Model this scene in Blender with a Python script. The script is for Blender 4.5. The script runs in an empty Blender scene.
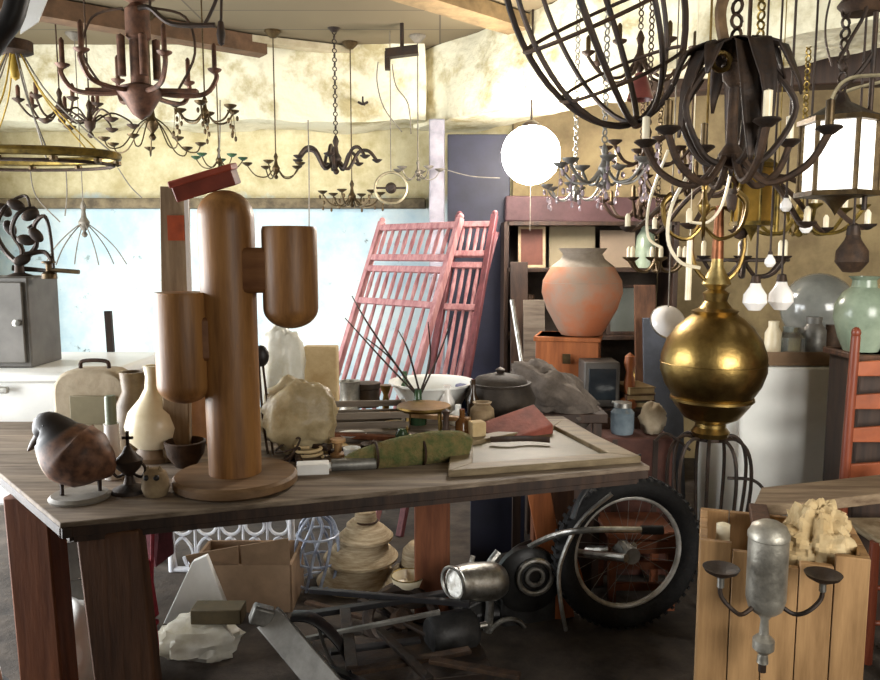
import bpy, math, random
from mathutils import Vector as V, Matrix, Euler, noise
random.seed(7)
sc = bpy.context.scene
COL = sc.collection
PI = math.pi

# ------------------------------------------------------------------ camera
CAMZ, F, PITCH = 1.45, 760.0, math.radians(6.5)
cam = bpy.data.cameras.new('camera'); cam.sensor_width = 36; cam.lens = F / 880 * 36
cam.clip_start = .02
co = bpy.data.objects.new('camera', cam); COL.objects.link(co)
co.location = (0, 0, CAMZ); co.rotation_euler = (PI / 2 - PITCH, 0, 0)
sc.camera = co

def ray(px, py):
    u, v = (px - 440) / F, (340 - py) / F
    return V((u, math.cos(PITCH) + v * math.sin(PITCH), -math.sin(PITCH) + v * math.cos(PITCH)))
def P(px, py, Y):
    d = ray(px, py); return V((0, 0, CAMZ)) + d * (Y / d.y)
def Z(px, py, z):
    d = ray(px, py); return V((0, 0, CAMZ)) + d * ((z - CAMZ) / d.z)
TZ = .80
def T(px, py, z=TZ): return Z(px, py, z)
def FL(px, py): return Z(px, py, 0)
def S(Y): return Y / F * 1.0            # metres per pixel at depth Y

# ------------------------------------------------------------------ materials
def lin(h):
    h = h.lstrip('#'); c = [int(h[i:i + 2], 16) / 255 for i in (0, 2, 4)]
    return [x / 12.92 if x <= .04045 else ((x + .055) / 1.055) ** 2.4 for x in c]
MATS = {}
def mat(name, col, rough=.6, metal=0, col2=None, scale=9, bump=.15, var=.3, stretch=None, trans=0, alpha=1, emit=0, spec=.4, contrast=(.35, .65), bscale=None):
    if name in MATS: return MATS[name]
    m = bpy.data.materials.new(name); m.use_nodes = True; nt = m.node_tree; N = nt.nodes; L = nt.links
    b = N['Principled BSDF']; c = lin(col)
    c2 = lin(col2) if col2 else [x * (1 - var) for x in c]
    tc = N.new('ShaderNodeTexCoord'); mp = N.new('ShaderNodeMapping'); L.new(tc.outputs['Object'], mp.inputs[0])
    if stretch: mp.inputs['Scale'].default_value = stretch
    nz = N.new('ShaderNodeTexNoise'); nz.inputs['Scale'].default_value = scale; nz.inputs['Detail'].default_value = 6
    nz.inputs['Roughness'].default_value = .65
    L.new(mp.outputs[0], nz.inputs['Vector'])
    cr = N.new('ShaderNodeValToRGB'); cr.color_ramp.elements[0].position = contrast[0]; cr.color_ramp.elements[1].position = contrast[1]
    cr.color_ramp.elements[0].color = (*c2, 1); cr.color_ramp.elements[1].color = (*c, 1)
    L.new(nz.outputs['Fac'], cr.inputs[0]); L.new(cr.outputs[0], b.inputs['Base Color'])
    b.inputs['Roughness'].default_value = rough; b.inputs['Metallic'].default_value = metal
    b.inputs['Specular IOR Level'].default_value = spec
    b.inputs['Transmission Weight'].default_value = trans; b.inputs['Alpha'].default_value = alpha
    if emit:
        b.inputs['Emission Color'].default_value = (*c, 1); b.inputs['Emission Strength'].default_value = emit
    if bump:
        bp = N.new('ShaderNodeBump'); bp.inputs['Strength'].default_value = bump; bp.inputs['Distance'].default_value = .02
        if bscale:
            n2 = N.new('ShaderNodeTexNoise'); n2.inputs['Scale'].default_value = bscale; n2.inputs['Detail'].default_value = 5
            L.new(mp.outputs[0], n2.inputs['Vector']); L.new(n2.outputs['Fac'], bp.inputs['Height'])
        else: L.new(nz.outputs['Fac'], bp.inputs['Height'])
        L.new(bp.outputs[0], b.inputs['Normal'])
    MATS[name] = m; return m

def wood(name, col, col2, rough=.6, along='z', scale=5, bump=.12):
    st = {'z': (6, 6, .6), 'x': (.6, 6, 6), 'y': (6, .6, 6)}[along]
    return mat(name, col, rough, 0, col2, scale, bump, stretch=st)

def wall_paint():
    """whitewash over older blue distemper: peeling flecks, cracks and damp stains"""
    m = bpy.data.materials.new('old_whitewash'); m.use_nodes = True; nt = m.node_tree; N = nt.nodes; L = nt.links
    b = N['Principled BSDF']; b.inputs['Roughness'].default_value = .9
    tc = N.new('ShaderNodeTexCoord')
    def nz(s, d=6):
        n = N.new('ShaderNodeTexNoise'); n.inputs['Scale'].default_value = s; n.inputs['Detail'].default_value = d; n.inputs['Roughness'].default_value = .7
        L.new(tc.outputs['Object'], n.inputs['Vector']); return n
    def ramp(src, a, c0, bb, c1):
        r = N.new('ShaderNodeValToRGB'); r.color_ramp.elements[0].position = a; r.color_ramp.elements[1].position = bb
        r.color_ramp.elements[0].color = (*c0, 1); r.color_ramp.elements[1].color = (*c1, 1); L.new(src, r.inputs[0]); return r
    def mix(f, a, bcol):
        x = N.new('ShaderNodeMix'); x.data_type = 'RGBA'; L.new(f, x.inputs[0]); L.new(a, x.inputs[6])
        if isinstance(bcol, (list, tuple)): x.inputs[7].default_value = (*bcol, 1)
        else: L.new(bcol, x.inputs[7])
        return x
    base = ramp(nz(1.6).outputs['Fac'], .38, lin('#a9c4cf'), .62, lin('#d3dfdd'))
    fl = ramp(nz(9, 9).outputs['Fac'], .62, (0, 0, 0), .68, (1, 1, 1))
    x1 = mix(fl.outputs[0], base.outputs[0], lin('#8a9a98'))
    fl2 = ramp(nz(5, 9).outputs['Fac'], .66, (0, 0, 0), .70, (1, 1, 1))
    x2 = mix(fl2.outputs[0], x1.outputs[2], lin('#55605f'))
    # the bare lime plaster course above the shelf line
    sep = N.new('ShaderNodeSeparateXYZ'); L.new(tc.outputs['Object'], sep.inputs[0])
    n3 = nz(4); ad = N.new('ShaderNodeMath'); ad.operation = 'MULTIPLY_ADD'; ad.inputs[1].default_value = .3
    L.new(n3.outputs['Fac'], ad.inputs[0]); L.new(sep.outputs['Z'], ad.inputs[2])
    up = ramp(ad.outputs[0], 0, (0, 0, 0), 1, (1, 1, 1))
    mr = N.new('ShaderNodeMapRange'); mr.inputs[1].default_value = 1.93; mr.inputs[2].default_value = 2.02
    L.new(ad.outputs[0], mr.inputs[0])
    lime = ramp(nz(6).outputs['Fac'], .35, lin('#ad9f74'), .65, lin('#d2c8a2'))
    x3 = mix(mr.outputs[0], x2.outputs[2], lime.outputs[0])
    L.new(x3.outputs[2], b.inputs['Base Color'])
    bp = N.new('ShaderNodeBump'); bp.inputs['Strength'].default_value = .35; bp.inputs['Distance'].default_value = .02
    L.new(nz(12, 8).outputs['Fac'], bp.inputs['Height']); L.new(bp.outputs[0], b.inputs['Normal'])
    return m

def brick_mat(name, c1, c2, mortar, scale=6):
    m = bpy.data.materials.new(name); m.use_nodes = True; nt = m.node_tree; N = nt.nodes; L = nt.links
    b = N['Principled BSDF']; b.inputs['Roughness'].default_value = .85
    tc = N.new('ShaderNodeTexCoord'); br = N.new('ShaderNodeTexBrick'); br.inputs['Scale'].default_value = scale
    br.inputs['Color1'].default_value = (*lin(c1), 1); br.inputs['Color2'].default_value = (*lin(c2), 1); br.inputs['Mortar'].default_value = (*lin(mortar), 1)
    br.offset = 0; br.inputs['Mortar Size'].default_value = .012; br.inputs['Brick Width'].default_value = 3; br.inputs['Row Height'].default_value = .8
    L.new(tc.outputs['Object'], br.inputs['Vector']); L.new(br.outputs['Color'], b.inputs['Base Color']); return m

iron   = mat('black_iron', '#2b2624', .55, .5, '#3c2d22', 20, .2)
rust   = mat('rusted_iron', '#4a3626', .7, .4, '#2c211a', 25, .3)
copper = mat('aged_copper', '#6a4938', .55, .4, '#3d2a20', 18, .15)
bronze = mat('dull_bronze', '#5b4a30', .45, .7, '#3a2e1e', 20, .15)
brass  = mat('old_brass', '#a48a52', .34, 1, '#6a5430', 5, .25)
gilt   = mat('gilt_metal', '#8c7536', .45, .7, '#4d4020', 20, .2)
chrome = mat('pitted_chrome', '#c0bfba', .38, 1, '#8f8b82', 30, .1)
steel  = mat('grey_steel', '#8d8b86', .5, .6, '#5f5d59', 12, .15)
silver = mat('dull_silver_metal', '#b5b0a4', .45, .7, '#77736a', 10, .25)
rubber = mat('black_rubber', '#1b1a1b', .8, 0, '#0f0f10', 30, .4)
blackp = mat('black_paint', '#201e20', .5, 0, '#121113', 14, .1)
cream  = mat('cream_ceramic', '#e6dcc4', .3, 0, '#cfc1a0', 6, .02)
white  = mat('white_enamel', '#f0f0ec', .35, 0, '#e2e3df', 4, .02)
whitep = mat('white_plastic', '#efefed', .5, 0, '#dddcd8', 5, .05)
ironw  = mat('white_painted_iron', '#e4e6ea', .6, 0, '#b9bcc6', 20, .2)
card   = mat('brown_cardboard', '#8a7058', .9, 0, '#76604a', 8, .08)
cactw  = wood('carved_brown_wood', '#95693a', '#664222', .45, 'z', 4)
tablew = wood('weathered_table_board', '#8c7d6c', '#55473a', .75, 'x', 5)
legw   = wood('red_brown_timber', '#7c4a2e', '#5d331d', .7, 'z', 5)
darkw  = wood('dark_stained_wood', '#3d2a1e', '#21150f', .6, 'z', 5)
greyw  = wood('grey_dry_board', '#7b7064', '#554a40', .85, 'x', 5)
orangew= wood('orange_pine', '#a05c30', '#78401c', .55, 'z', 4)
cratew = wood('pale_crate_pine', '#b08a5e', '#80603c', .6, 'z', 3)
pinkw  = wood('faded_pink_paint', '#b98a88', '#8a5557', .7, 'z', 6)
maroonw= wood('maroon_paint', '#6d3a3d', '#4a2529', .6, 'z', 6)
chairw = wood('red_brown_varnish', '#8a4a30', '#6a3020', .4, 'z', 5)
navy   = mat('navy_paint', '#1e2032', .6, 0, '#141522', 5, .1)
terra  = mat('terracotta', '#a8623f', .7, 0, '#8d7766', 2.6, .2, contrast=(.4, .6))
dust   = mat('pale_dust_glaze', '#8f8578', .8, 0, '#776a5c', 10, .2)
celad  = mat('celadon_glaze', '#93a08c', .25, 0, '#6f7c6a', 5, .05)
glassw = mat('milk_glass', '#eeeae6', .2, 0, '#dcd6d0', 5, .02)
clear  = mat('clear_glass', '#dfe6e4', .08, 0, '#cfdad8', 4, .02, trans=.9)
poly   = mat('thin_plastic_film', '#dfdcd2', .3, 0, '#bdb49c', 6, .3, alpha=.75)
yplas  = mat('yellowed_plastic', '#b8a886', .4, 0, '#8c7a56', 9, .6, alpha=.9)
amber  = mat('amber_glass', '#b98f3c', .2, 0, '#8b6a2a', 8, .1, trans=.4)
yellow = mat('yellow_cord', '#b3922c', .7, 0, '#8d7426', 20, .1)
thinw  = mat('grey_wire', '#7d766a', .6, .3, '#5a544b', 20, .05)
straw  = mat('straw_weave', '#c2b296', .8, 0, '#8e7a5c', 12, .3, stretch=(1, 1, 9))
redp   = mat('faded_red_paint', '#7c3422', .6, 0, '#54200f', 6, .15)
orangp = mat('orange_label', '#b8511f', .6, 0, '#8f3c14', 10, .1)
redc   = mat('red_cord', '#8f2b35', .8, 0, '#6b1c26', 30, .2)
green  = mat('green_woven_cloth', '#4f5830', .95, 0, '#7a6a42', 38, .8)
beige  = mat('beige_fabric', '#b9ab94', .85, 0, '#9a8b74', 10, .2)
sackc  = mat('grey_sackcloth', '#6a6058', .95, 0, '#4c443d', 14, .4)
paper  = mat('crumpled_paper', '#c9b48c', .85, 0, '#a78d62', 8, .2)
greym  = mat('grey_painted_metal', '#6d6a66', .5, .2, '#55524e', 5, .08)
blueg  = mat('blue_plastic', '#3b4a7c', .4, 0, '#2b365c', 5, .05)
dkgrn  = mat('green_glass', '#4c6a4a', .15, 0, '#35503a', 5, .02, trans=.3)
picg   = mat('faded_print', '#8d8468', .6, 0, '#6f664e', 3, .05)
clay   = mat('dusty_clay', '#9d8a6c', .85, 0, '#6e5a42', 8, .25)
lilac  = mat('lilac_crystal', '#b8aab0', .15, 0, '#8f8088', 12, .05, trans=.35)

# ------------------------------------------------------------------ mesh builder
class M:
    def __init__(s): s.v = []; s.f = []
    def add(s, vs, fs, mtx=None):
        o = len(s.v)
        for p in vs: s.v.append(tuple(mtx @ V(p)) if mtx else tuple(p))
        for f in fs: s.f.append([i + o for i in f])
        return s
    def box(s, c, d, rot=None):
        x, y, z = [k / 2 for k in d]
        vs = [(-x,-y,-z),(x,-y,-z),(x,y,-z),(-x,y,-z),(-x,-y,z),(x,-y,z),(x,y,z),(-x,y,z)]
        mt = Matrix.Translation(V(c))
        if rot: mt = mt @ Euler(rot).to_matrix().to_4x4()
        return s.add(vs, [(0,3,2,1),(4,5,6,7),(0,1,5,4),(1,2,6,5),(2,3,7,6),(3,0,4,7)], mt)
    def bar(s, a, b, w, t, up=(0, 1, 0)):
        """rectangular bar from a to b, w wide (across), t thick along up"""
        a, b = V(a), V(b); d = (b - a); L = d.length; z = d.normalized(); y = V(up); y = (y - z * y.dot(z))
        if y.length < 1e-4: y = V((1, 0, 0)) - z * z.x
        y.normalize(); x = y.cross(z)
        mt = Matrix((x, y, z)).transposed().to_4x4(); mt.translation = (a + b) / 2
        hx, hy, hz = w / 2, t / 2, L / 2
        vs = [(-hx,-hy,-hz),(hx,-hy,-hz),(hx,hy,-hz),(-hx,hy,-hz),(-hx,-hy,hz),(hx,-hy,hz),(hx,hy,hz),(-hx,hy,hz)]
        return s.add(vs, [(0,3,2,1),(4,5,6,7),(0,1,5,4),(1,2,6,5),(2,3,7,6),(3,0,4,7)], mt)
    def slab(s, poly, t):
        """poly: 3D ring; extruded by vector t"""
        n = len(poly); t = V(t); vs = [V(p) for p in poly] + [V(p) + t for p in poly]
        fs = [list(range(n))[::-1], [i + n for i in range(n)]] + [(i, (i + 1) % n, (i + 1) % n + n, i + n) for i in range(n)]
        return s.add(vs, fs)
    def tube(s, pts, r, n=7, smooth=5, closed=False, flat=None):
        pts = [V(p) for p in pts]; rr = list(r) if hasattr(r, '__len__') else [r] * len(pts)
        if smooth > 1 and len(pts) > 2:
            q, w = [], []; N_ = len(pts); seg = N_ if closed else N_ - 1
            for i in range(seg):
                g = (lambda k: pts[k % N_]) if closed else (lambda k: pts[max(0, min(N_ - 1, k))])
                h = (lambda k: rr[k % N_]) if closed else (lambda k: rr[max(0, min(N_ - 1, k))])
                for k in range(smooth):
                    t = k / smooth; a, b, c, d = g(i-1), g(i), g(i+1), g(i+2)
                    q.append(.5 * ((2*b) + (c-a)*t + (2*a-5*b+4*c-d)*t*t + (3*b-a-3*c+d)*t**3))
                    w.append(max(.0004, h(i) * (1-t) + h(i+1) * t))
            if not closed: q.append(pts[-1]); w.append(rr[-1])
            pts, rr = q, w
        K = len(pts); vs, fs = [], []; nrm = None
        for i, p in enumerate(pts):
            a = pts[i-1] if (i or closed) else p; b = pts[(i+1) % K] if (i < K-1 or closed) else p
            t = (b - a).normalized() if (b - a).length > 1e-9 else V((0, 0, 1))
            if nrm is None:
                nrm = t.cross(V((0, 1, .01))); nrm = nrm if nrm.length > .1 else t.cross(V((1, 0, 0))); nrm.normalize()
            nrm = (nrm - t * nrm.dot(t)); nrm = nrm.normalized() if nrm.length > 1e-6 else t.orthogonal().normalized()
            bi = t.cross(nrm)
            for k in range(n):
                an = 2 * PI * k / n; fx, fy = flat or (1, 1)
                vs.append(p + (nrm * math.cos(an) * fx + bi * math.sin(an) * fy) * rr[i])
        R = K if closed else K - 1
        for i in range(R):
            for k in range(n):
                fs.append((i*n+k, i*n+(k+1) % n, ((i+1) % K)*n+(k+1) % n, ((i+1) % K)*n+k))
        if not closed: fs += [list(range(n))[::-1], [(K-1)*n+k for k in range(n)]]
        return s.add(vs, fs)
    def lathe(s, prof, n=24, c=(0, 0, 0), rot=None, sc_=(1, 1, 1)):
        vs, fs = [], []; K = len(prof)
        for r, z in prof:
            r = max(r, .0003)
            for k in range(n): vs.append((r * math.cos(2*PI*k/n), r * math.sin(2*PI*k/n), z))
        for i in range(K-1):
            for k in range(n): fs.append((i*n+k, i*n+(k+1) % n, (i+1)*n+(k+1) % n, (i+1)*n+k))
        fs += [list(range(n))[::-1], [(K-1)*n+k for k in range(n)]]
        mt = Matrix.Translation(V(c))
        if rot: mt = mt @ Euler(rot).to_matrix().to_4x4()
        mt = mt @ Matrix.Diagonal((*sc_, 1))
        return s.add(vs, fs, mt)
    def ball(s, c, r, n=14):
        r = (r, r, r) if not hasattr(r, '__len__') else r; k = max(6, n // 2 + 1)
        pr = [(math.sin(PI*i/k), -math.cos(PI*i/k)) for i in range(k+1)]
        return s.lathe(pr, n, c, None, r)
    def cyl(s, a, b, r, r2=None, n=14): return s.tube([a, b], [r, r if r2 is None else r2], n, 1)
    def torus(s, c, R, r, n=32, m=8, rot=None, sc_=(1, 1, 1), arc=2*PI):
        mt = Matrix.Translation(V(c)) @ (Euler(rot).to_matrix().to_4x4() if rot else Matrix()) @ Matrix.Diagonal((*sc_, 1))
        full = arc > 6.2; K = n if full else n + 1
        pts = [mt @ V((R*math.cos(arc*i/n), R*math.sin(arc*i/n), 0)) for i in range(K)]
        return s.tube(pts, r, m, 1, full)
    def blob(s, c, r, amp=.2, freq=3, n=24, seed=0):
        o = len(s.v); s.ball((0, 0, 0), 1, n)
        r = (r, r, r) if not hasattr(r, '__len__') else r
        for i in range(o, len(s.v)):
            p = V(s.v[i]); k = 1 + amp * noise.fractal(p * freq + V((seed, seed*.7, 3)), 1, 2, 3)
            s.v[i] = (c[0] + p.x*k*r[0], c[1] + p.y*k*r[1], c[2] + p.z*k*r[2])
        return s
    def build(s, name, m, parent=None, loc=None, bevel=0, angle=38, rot=None):
        me = bpy.data.meshes.new(name); me.from_pydata(s.v, [], s.f); me.update()
        me.polygons.foreach_set('use_smooth', [True] * len(me.polygons))
        import bmesh
        bm = bmesh.new(); bm.from_mesh(me); bmesh.ops.recalc_face_normals(bm, faces=bm.faces)
        bm.to_mesh(me); bm.free()
        me.set_sharp_from_angle(angle=math.radians(angle))
        o = bpy.data.objects.new(name, me); COL.objects.link(o); me.materials.append(m)
        if loc is not None: o.location = loc
        if rot: o.rotation_euler = rot
        if parent: o.parent = parent
        if bevel:
            b = o.modifiers.new('bevel', 'BEVEL'); b.width = bevel; b.segments = 2; b.limit_method = 'ANGLE'
        return o

def thing(name, label, cat, loc=(0, 0, 0), rz=0, group=None, rot=None):
    o = bpy.data.objects.new(name, None); COL.objects.link(o); o.location = loc
    o.rotation_euler = rot or (0, 0, rz); o.empty_display_size = .05
    o['label'] = label; o['category'] = cat
    if group: o['group'] = group
    return o
def one(name, label, cat, m, material, loc, group=None, bevel=0, rot=None, angle=38):
    o = m.build(name, material, None, loc, bevel, angle, rot); o['label'] = label; o['category'] = cat
    if group: o['group'] = group
    return o
def struct(name, m, material, loc=None, bevel=0, parent=None):
    o = m.build(name, material, parent, loc, bevel); 
    if not parent: o['kind'] = 'structure'
    return o
def copy_tree(o, parent=None):
    c = o.copy(); COL.objects.link(c); c.parent = parent
    for ch in list(o.children): copy_tree(ch, c)
    return c
def LP(loc, Y):
    """point at pixel px,py and depth Y+dy, local to loc"""
    loc = V(loc)
    return lambda px, py, dy=0: P(px, py, Y + dy) - loc

# ------------------------------------------------------------------ setting
CEIL = 2.78; WY = 5.5
def lumpy(x0, x1, y0, y1, z0, z1, amp, step=.07):
    """rough hand-thrown plaster block as a closed grid surface"""
    m = M(); nx, ny, nz_ = [max(2, int((b - a) / step)) for a, b in ((x0, x1), (y0, y1), (z0, z1))]
    def face(fn, a, b):
        o = len(m.v)
        for i in range(a+1):
            for j in range(b+1):
                p = V(fn(i/a, j/b)); q = p * 2.2
                d = V((noise.noise(q), noise.noise(q + V((9, 0, 0))), noise.noise(q + V((0, 9, 0))))) * amp + V((0, noise.noise(p*9), noise.noise(p*9+V((4,4,4))))) * amp * .4
                m.v.append(tuple(p + d))
        for i in range(a):
            for j in range(b): m.f.append((o+i*(b+1)+j, o+(i+1)*(b+1)+j, o+(i+1)*(b+1)+j+1, o+i*(b+1)+j+1))
    X = lambda t: x0 + (x1-x0)*t
    Y_ = lambda t: y0 + (y1-y0)*t
    Zz = lambda t: z0 + (z1-z0)*t
    face(lambda s, t: (X(s), y0, Zz(t)), nx, nz_); face(lambda s, t: (X(s), y1, Zz(t)), nx, nz_)
    face(lambda s, t: (X(s), Y_(t), z0), nx, ny); face(lambda s, t: (X(s), Y_(t), z1), nx, ny)
    face(lambda s, t: (x0, Y_(s), Zz(t)), ny, nz_); face(lambda s, t: (x1, Y_(s), Zz(t)), ny, nz_)
    return m
XL, XR = -3.3, 3.4
floor_m = mat('earth_floor', '#483f37', .95, 0, '#2b2520', 6, .6)
plaster = mat('cream_lime_plaster', '#d9d3b8', .95, 0, '#aa9d74', 4.2, .9, contrast=(.36, .52), bscale=11)
boards = brick_mat('ceiling_boards', '#695d45', '#5b503b', '#423a2b', 2.2)
inner = mat('tan_inner_wall', '#a08e69', .95, 0, '#75654a', 3, .4)
struct('floor', M().box((0, 2.2, -.05), (7.2, 8, .1)), floor_m)
struct('ceiling', M().box((0, 2.2, CEIL + .05), (7.2, 8, .1)), boards)
struct('wall_back', M().box((0, WY + .1, CEIL / 2), (6.9, .2, CEIL)), wall_paint())
struct('wall_right', M().box((XR + .1, 2.2, CEIL / 2), (.2, 7.6, CEIL)), inner)
# daylight opening in the side wall
wl = M(); OY0, OY1, OZ1 = 1.3, 4.3, 2.15
wl.box((XL-.1, (OY0-1.6)/2, CEIL/2), (.2, OY0+1.6, CEIL)); wl.box((XL-.1, (OY1+WY)/2, CEIL/2), (.2, WY-OY1, CEIL))
wl.box((XL-.1, (OY0+OY1)/2, (OZ1+CEIL)/2), (.2, OY1-OY0, CEIL-OZ1))
struct('wall_left', wl, mat('side_wall', '#c9c4b2', .9, 0, '#a9a28c', 4, .3))
# beams
struct('beam_back', lumpy(XL, -.1, 5.05, 5.45, 2.30, 2.84, .035), plaster)
bb = lumpy(0, 3.6, -.02, .42, 2.30, CEIL, .04)
o = struct('beam_side', bb, plaster); o.location = (-.17, 5.33, 0); o.rotation_euler = (0, 0, math.atan2(-2.50, 1.80))
# shelf ledge on wall
struct('trim_1', M().box((-1.7, WY-.05, 1.80), (3.2, .1, .07)), mat('ledge_wood', '#7e7055', .8, 0, '#4c4232', 12, .3), bevel=.008)
# ceiling battens
struct('trim_2', M().bar((-2.0, 4.45, 2.75), (-.36, 5.2, 2.75), .09, .04, (0, 0, 1)), mat('pale_batten', '#b9ae93', .8, 0, '#968a6c', 9, .1))
struct('trim_3', M().bar((-2.6, 3.75, 2.72), (-1.1, 4.9, 2.72), .12, .1, (0, 0, 1)), mat('brown_batten', '#6a4f38', .8, 0, '#4c3826', 9, .2))
struct('trim_4', M().bar((-.3, 3.75, 2.73), (.6, 4.6, 2.73), .16, .08, (0, 0, 1)), mat('dusty_batten', '#8c7450', .8, 0, '#67553a', 9, .2))
# navy door and partition
struct('door_1', M().box(tuple(P(478, 300, 4.95).xy) + (1.10,), (.40, .05, 2.20)), navy, bevel=.006)
struct('trim_5', M().box(tuple(P(437, 300, 5.0).xy) + (1.2,), (.10, .10, 2.2)), mat('grey_door_post', '#9a97a0', .7, 0, '#77747c', 8, .15), bevel=.008)
struct('trim_6', M().bar(P(505, 209, 4.9), P(660, 211, 4.9), .16, .12, (0, 1, 0)), mat('maroon_lintel', '#4d3436', .7, 0, '#3a2526', 8, .2), bevel=.01)
struct('wall_inner', M().box((1.95, 5.35, CEIL/2), (2.9, .12, CEIL)), inner)
struct('trim_7', M().bar(P(640, 80, 4.0), P(900, 66, 3.6), .16, .14, (0, 1, 0)), darkw, bevel=.01)

# ------------------------------------------------------------------ the long work table
A, B_, C_, D_ = T(60, 523), T(650, 466), T(563, 416), T(-62, 422)
tb = thing('work_table', 'long weathered wooden work table crowded with antiques', 'table', (0, 0, 0))
M().slab([p - V((0, 0, .014)) for p in (A, B_, C_, D_)], (0, 0, .014)).build('tabletop', tablew, tb, bevel=.003)
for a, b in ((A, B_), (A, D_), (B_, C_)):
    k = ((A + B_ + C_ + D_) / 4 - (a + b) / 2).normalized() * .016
    M().bar(a + k - V((0, 0, .027)), b + k - V((0, 0, .027)), .026, .024, k).build('edge_shade_strip', darkw, tb, bevel=.002)  # dark strip standing in for the shade along the table edge
ap = M()
for a, b in ((A, B_), (A, D_), (B_, C_)):
    cen = (A + B_ + C_ + D_) / 4
    ai, bi = a + (cen - a) * .04, b + (cen - b) * .04
    ap = M().bar(ai - V((0, 0, .045)), bi - V((0, 0, .045)), .02, .025, (cen - (ai+bi)/2)); ap.build('apron', darkw, tb)
def leg(px0, px1, py, dy=.02, splay=(0, 0), m=legw, d=.06, zt=.76):
    a = T(px0, py, zt); b = P(px1, py, a.y); c = (a + b) / 2; c.y += dy; w = (b - a).length
    M().bar((c.x, c.y, zt), (c.x + splay[0], c.y + splay[1], 0), w, d).build('leg', m, tb, bevel=.006)
legd = wood('dark_brown_plank', '#5d3d28', '#3b2416', .7, 'z', 5)  # plain dark brown wood for legs, drawers and battens
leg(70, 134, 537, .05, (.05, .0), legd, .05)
leg(2, 46, 497, .05, (.02, .0), legw, .10)
q = T(432, 432, .76); M().bar((q.x, q.y, .76), (q.x, q.y, 0), .14, .06).build('leg', legw, tb, bevel=.006)
cx = C_ + (cen - C_) * .1
M().bar((cx.x, cx.y, .76), (cx.x, cx.y, 0), .07, .07).build('leg', legw, tb, bevel=.006)

# ------------------------------------------------------------------ carved wooden cactus
loc = T(236, 484); Y = loc.y; u = S(Y) * 1.005
ct = thing('wooden_cactus', 'carved brown wooden cactus with two drum arms on the table', 'sculpture', loc)
lp = LP(loc, Y)
ax = lp(225, 200).x; topz = lp(225, 190).z
base_c = lp(232, 480)
M().lathe([(0, 0), (.160, 0), (.172, .008), (.172, .026), (.165, .034), (0, .036)], 40).build('base', wood('cactus_base_wood', '#7d6144', '#5c4228', .6, 'x'), ct)
r = 27.5 * u
pr = [(0, .03), (r*.95, .03), (r*.97, .2), (r, topz - r*.95)] + [(r*math.cos(t), topz - r*.95 + r*.95*math.sin(t)) for t in [PI/2*i/8 for i in range(1, 9)]]
tr = M().lathe(pr, 36)
for i, v in enumerate(tr.v): tr.v[i] = (v[0] + ax * v[2] / topz, v[1], v[2])
tr.build('trunk', cactw, ct)
def drum(x, z0, z1, r, y=0):
    # flat sawn top with a softened edge, rounded bottom
    p = [(r*math.sin(PI/2*i/8), z0 + r*.75*(1-math.cos(PI/2*i/8))) for i in range(9)] + [(r, z1-.012), (r*.96, z1-.002), (0, z1)]
    return M().lathe(p, 32, (x, y, 0))
a = lp(187, 345); drum(a.x, lp(187, 401).z, lp(187, 291).z, 26.5*u, -.03).build('arm', cactw, ct)
b = lp(291, 280); drum(b.x, lp(291, 328).z, lp(291, 226).z, 27*u, -.01).build('arm', cactw, ct)
cw = wood('cactus_branch_wood', '#7a5230', '#5a3519', .5, 'x', 4)
M().bar((a.x, -.03, lp(0, 337).z), (ax*.7, 0, lp(0, 337).z), 44*u, .10, (0, 1, 0)).build('branch', cw, ct, bevel=.012)
M().bar((ax*.8, 0, lp(0, 270).z), (b.x, -.01, lp(0, 270).z), 44*u, .10, (0, 1, 0)).build('branch', cw, ct, bevel=.012)

# red-brown box lid tilted over the cactus, board behind
loc = T(186, 462); Y = loc.y; lp = LP(loc, Y)
bd = thing('weathered_plank', 'narrow weathered grey-brown plank standing upright behind the wooden cactus', 'plank', loc)
M().bar(lp(178, 462), lp(175, 187), .082, .03).build('board', wood('plank_tan', '#8f7a5e', '#6b563d', .8), bd, bevel=.003)
q = lp(176, 228, -.017); M().box(q, (.05, .004, .075)).build('label_patch', orangp, bd)
M().bar(lp(190, 300, -.02), lp(186, 188, -.02), .012, .01).build('edge_strip', whitep, bd)
loc = P(209, 189, 2.16)
bl = thing('red_box', 'shallow red-brown box tipped on top of the wooden cactus', 'box', loc, rot=(math.radians(8), math.radians(-17), .1))
M().box((0, 0, .012), (.165, .14, .044)).build('body', redp, bl, bevel=.004)
M().box((0, 0, .040), (.175, .15, .018)).build('lid', mat('red_lid', '#9c4530', .6, 0, '#6f2a1a', 6, .15), bl, bevel=.004)
# poker with a black knob beside the cactus
loc = T(272, 455); lp = LP(loc, loc.y)
pk = thing('fire_poker', 'thin iron rods with a round black knob behind the cactus', 'poker', loc)
M().ball(lp(261, 356), (.026, .022, .035)).build('knob', blackp, pk)
M().tube([lp(263, 366), lp(267, 400), lp(273, 455)], .004).build('rod', rust, pk)
M().tube([lp(259, 366), lp(263, 420), lp(268, 454)], .004).build('rod', rust, pk)
# wooden bottle behind
loc = T(196, 441); u2 = S(loc.y)
one('wooden_skittle', 'plain turned wooden skittle half hidden behind the cactus arm', 'skittle',
    M().lathe([(0, 0), (18*u2, 0), (20*u2, .05), (19*u2, .14), (12*u2, .2), (13*u2, .24), (0, .26)], 24), mat('light_turned_wood', '#b0825a', .5, 0, '#90623c', 6, .1), loc)

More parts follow.
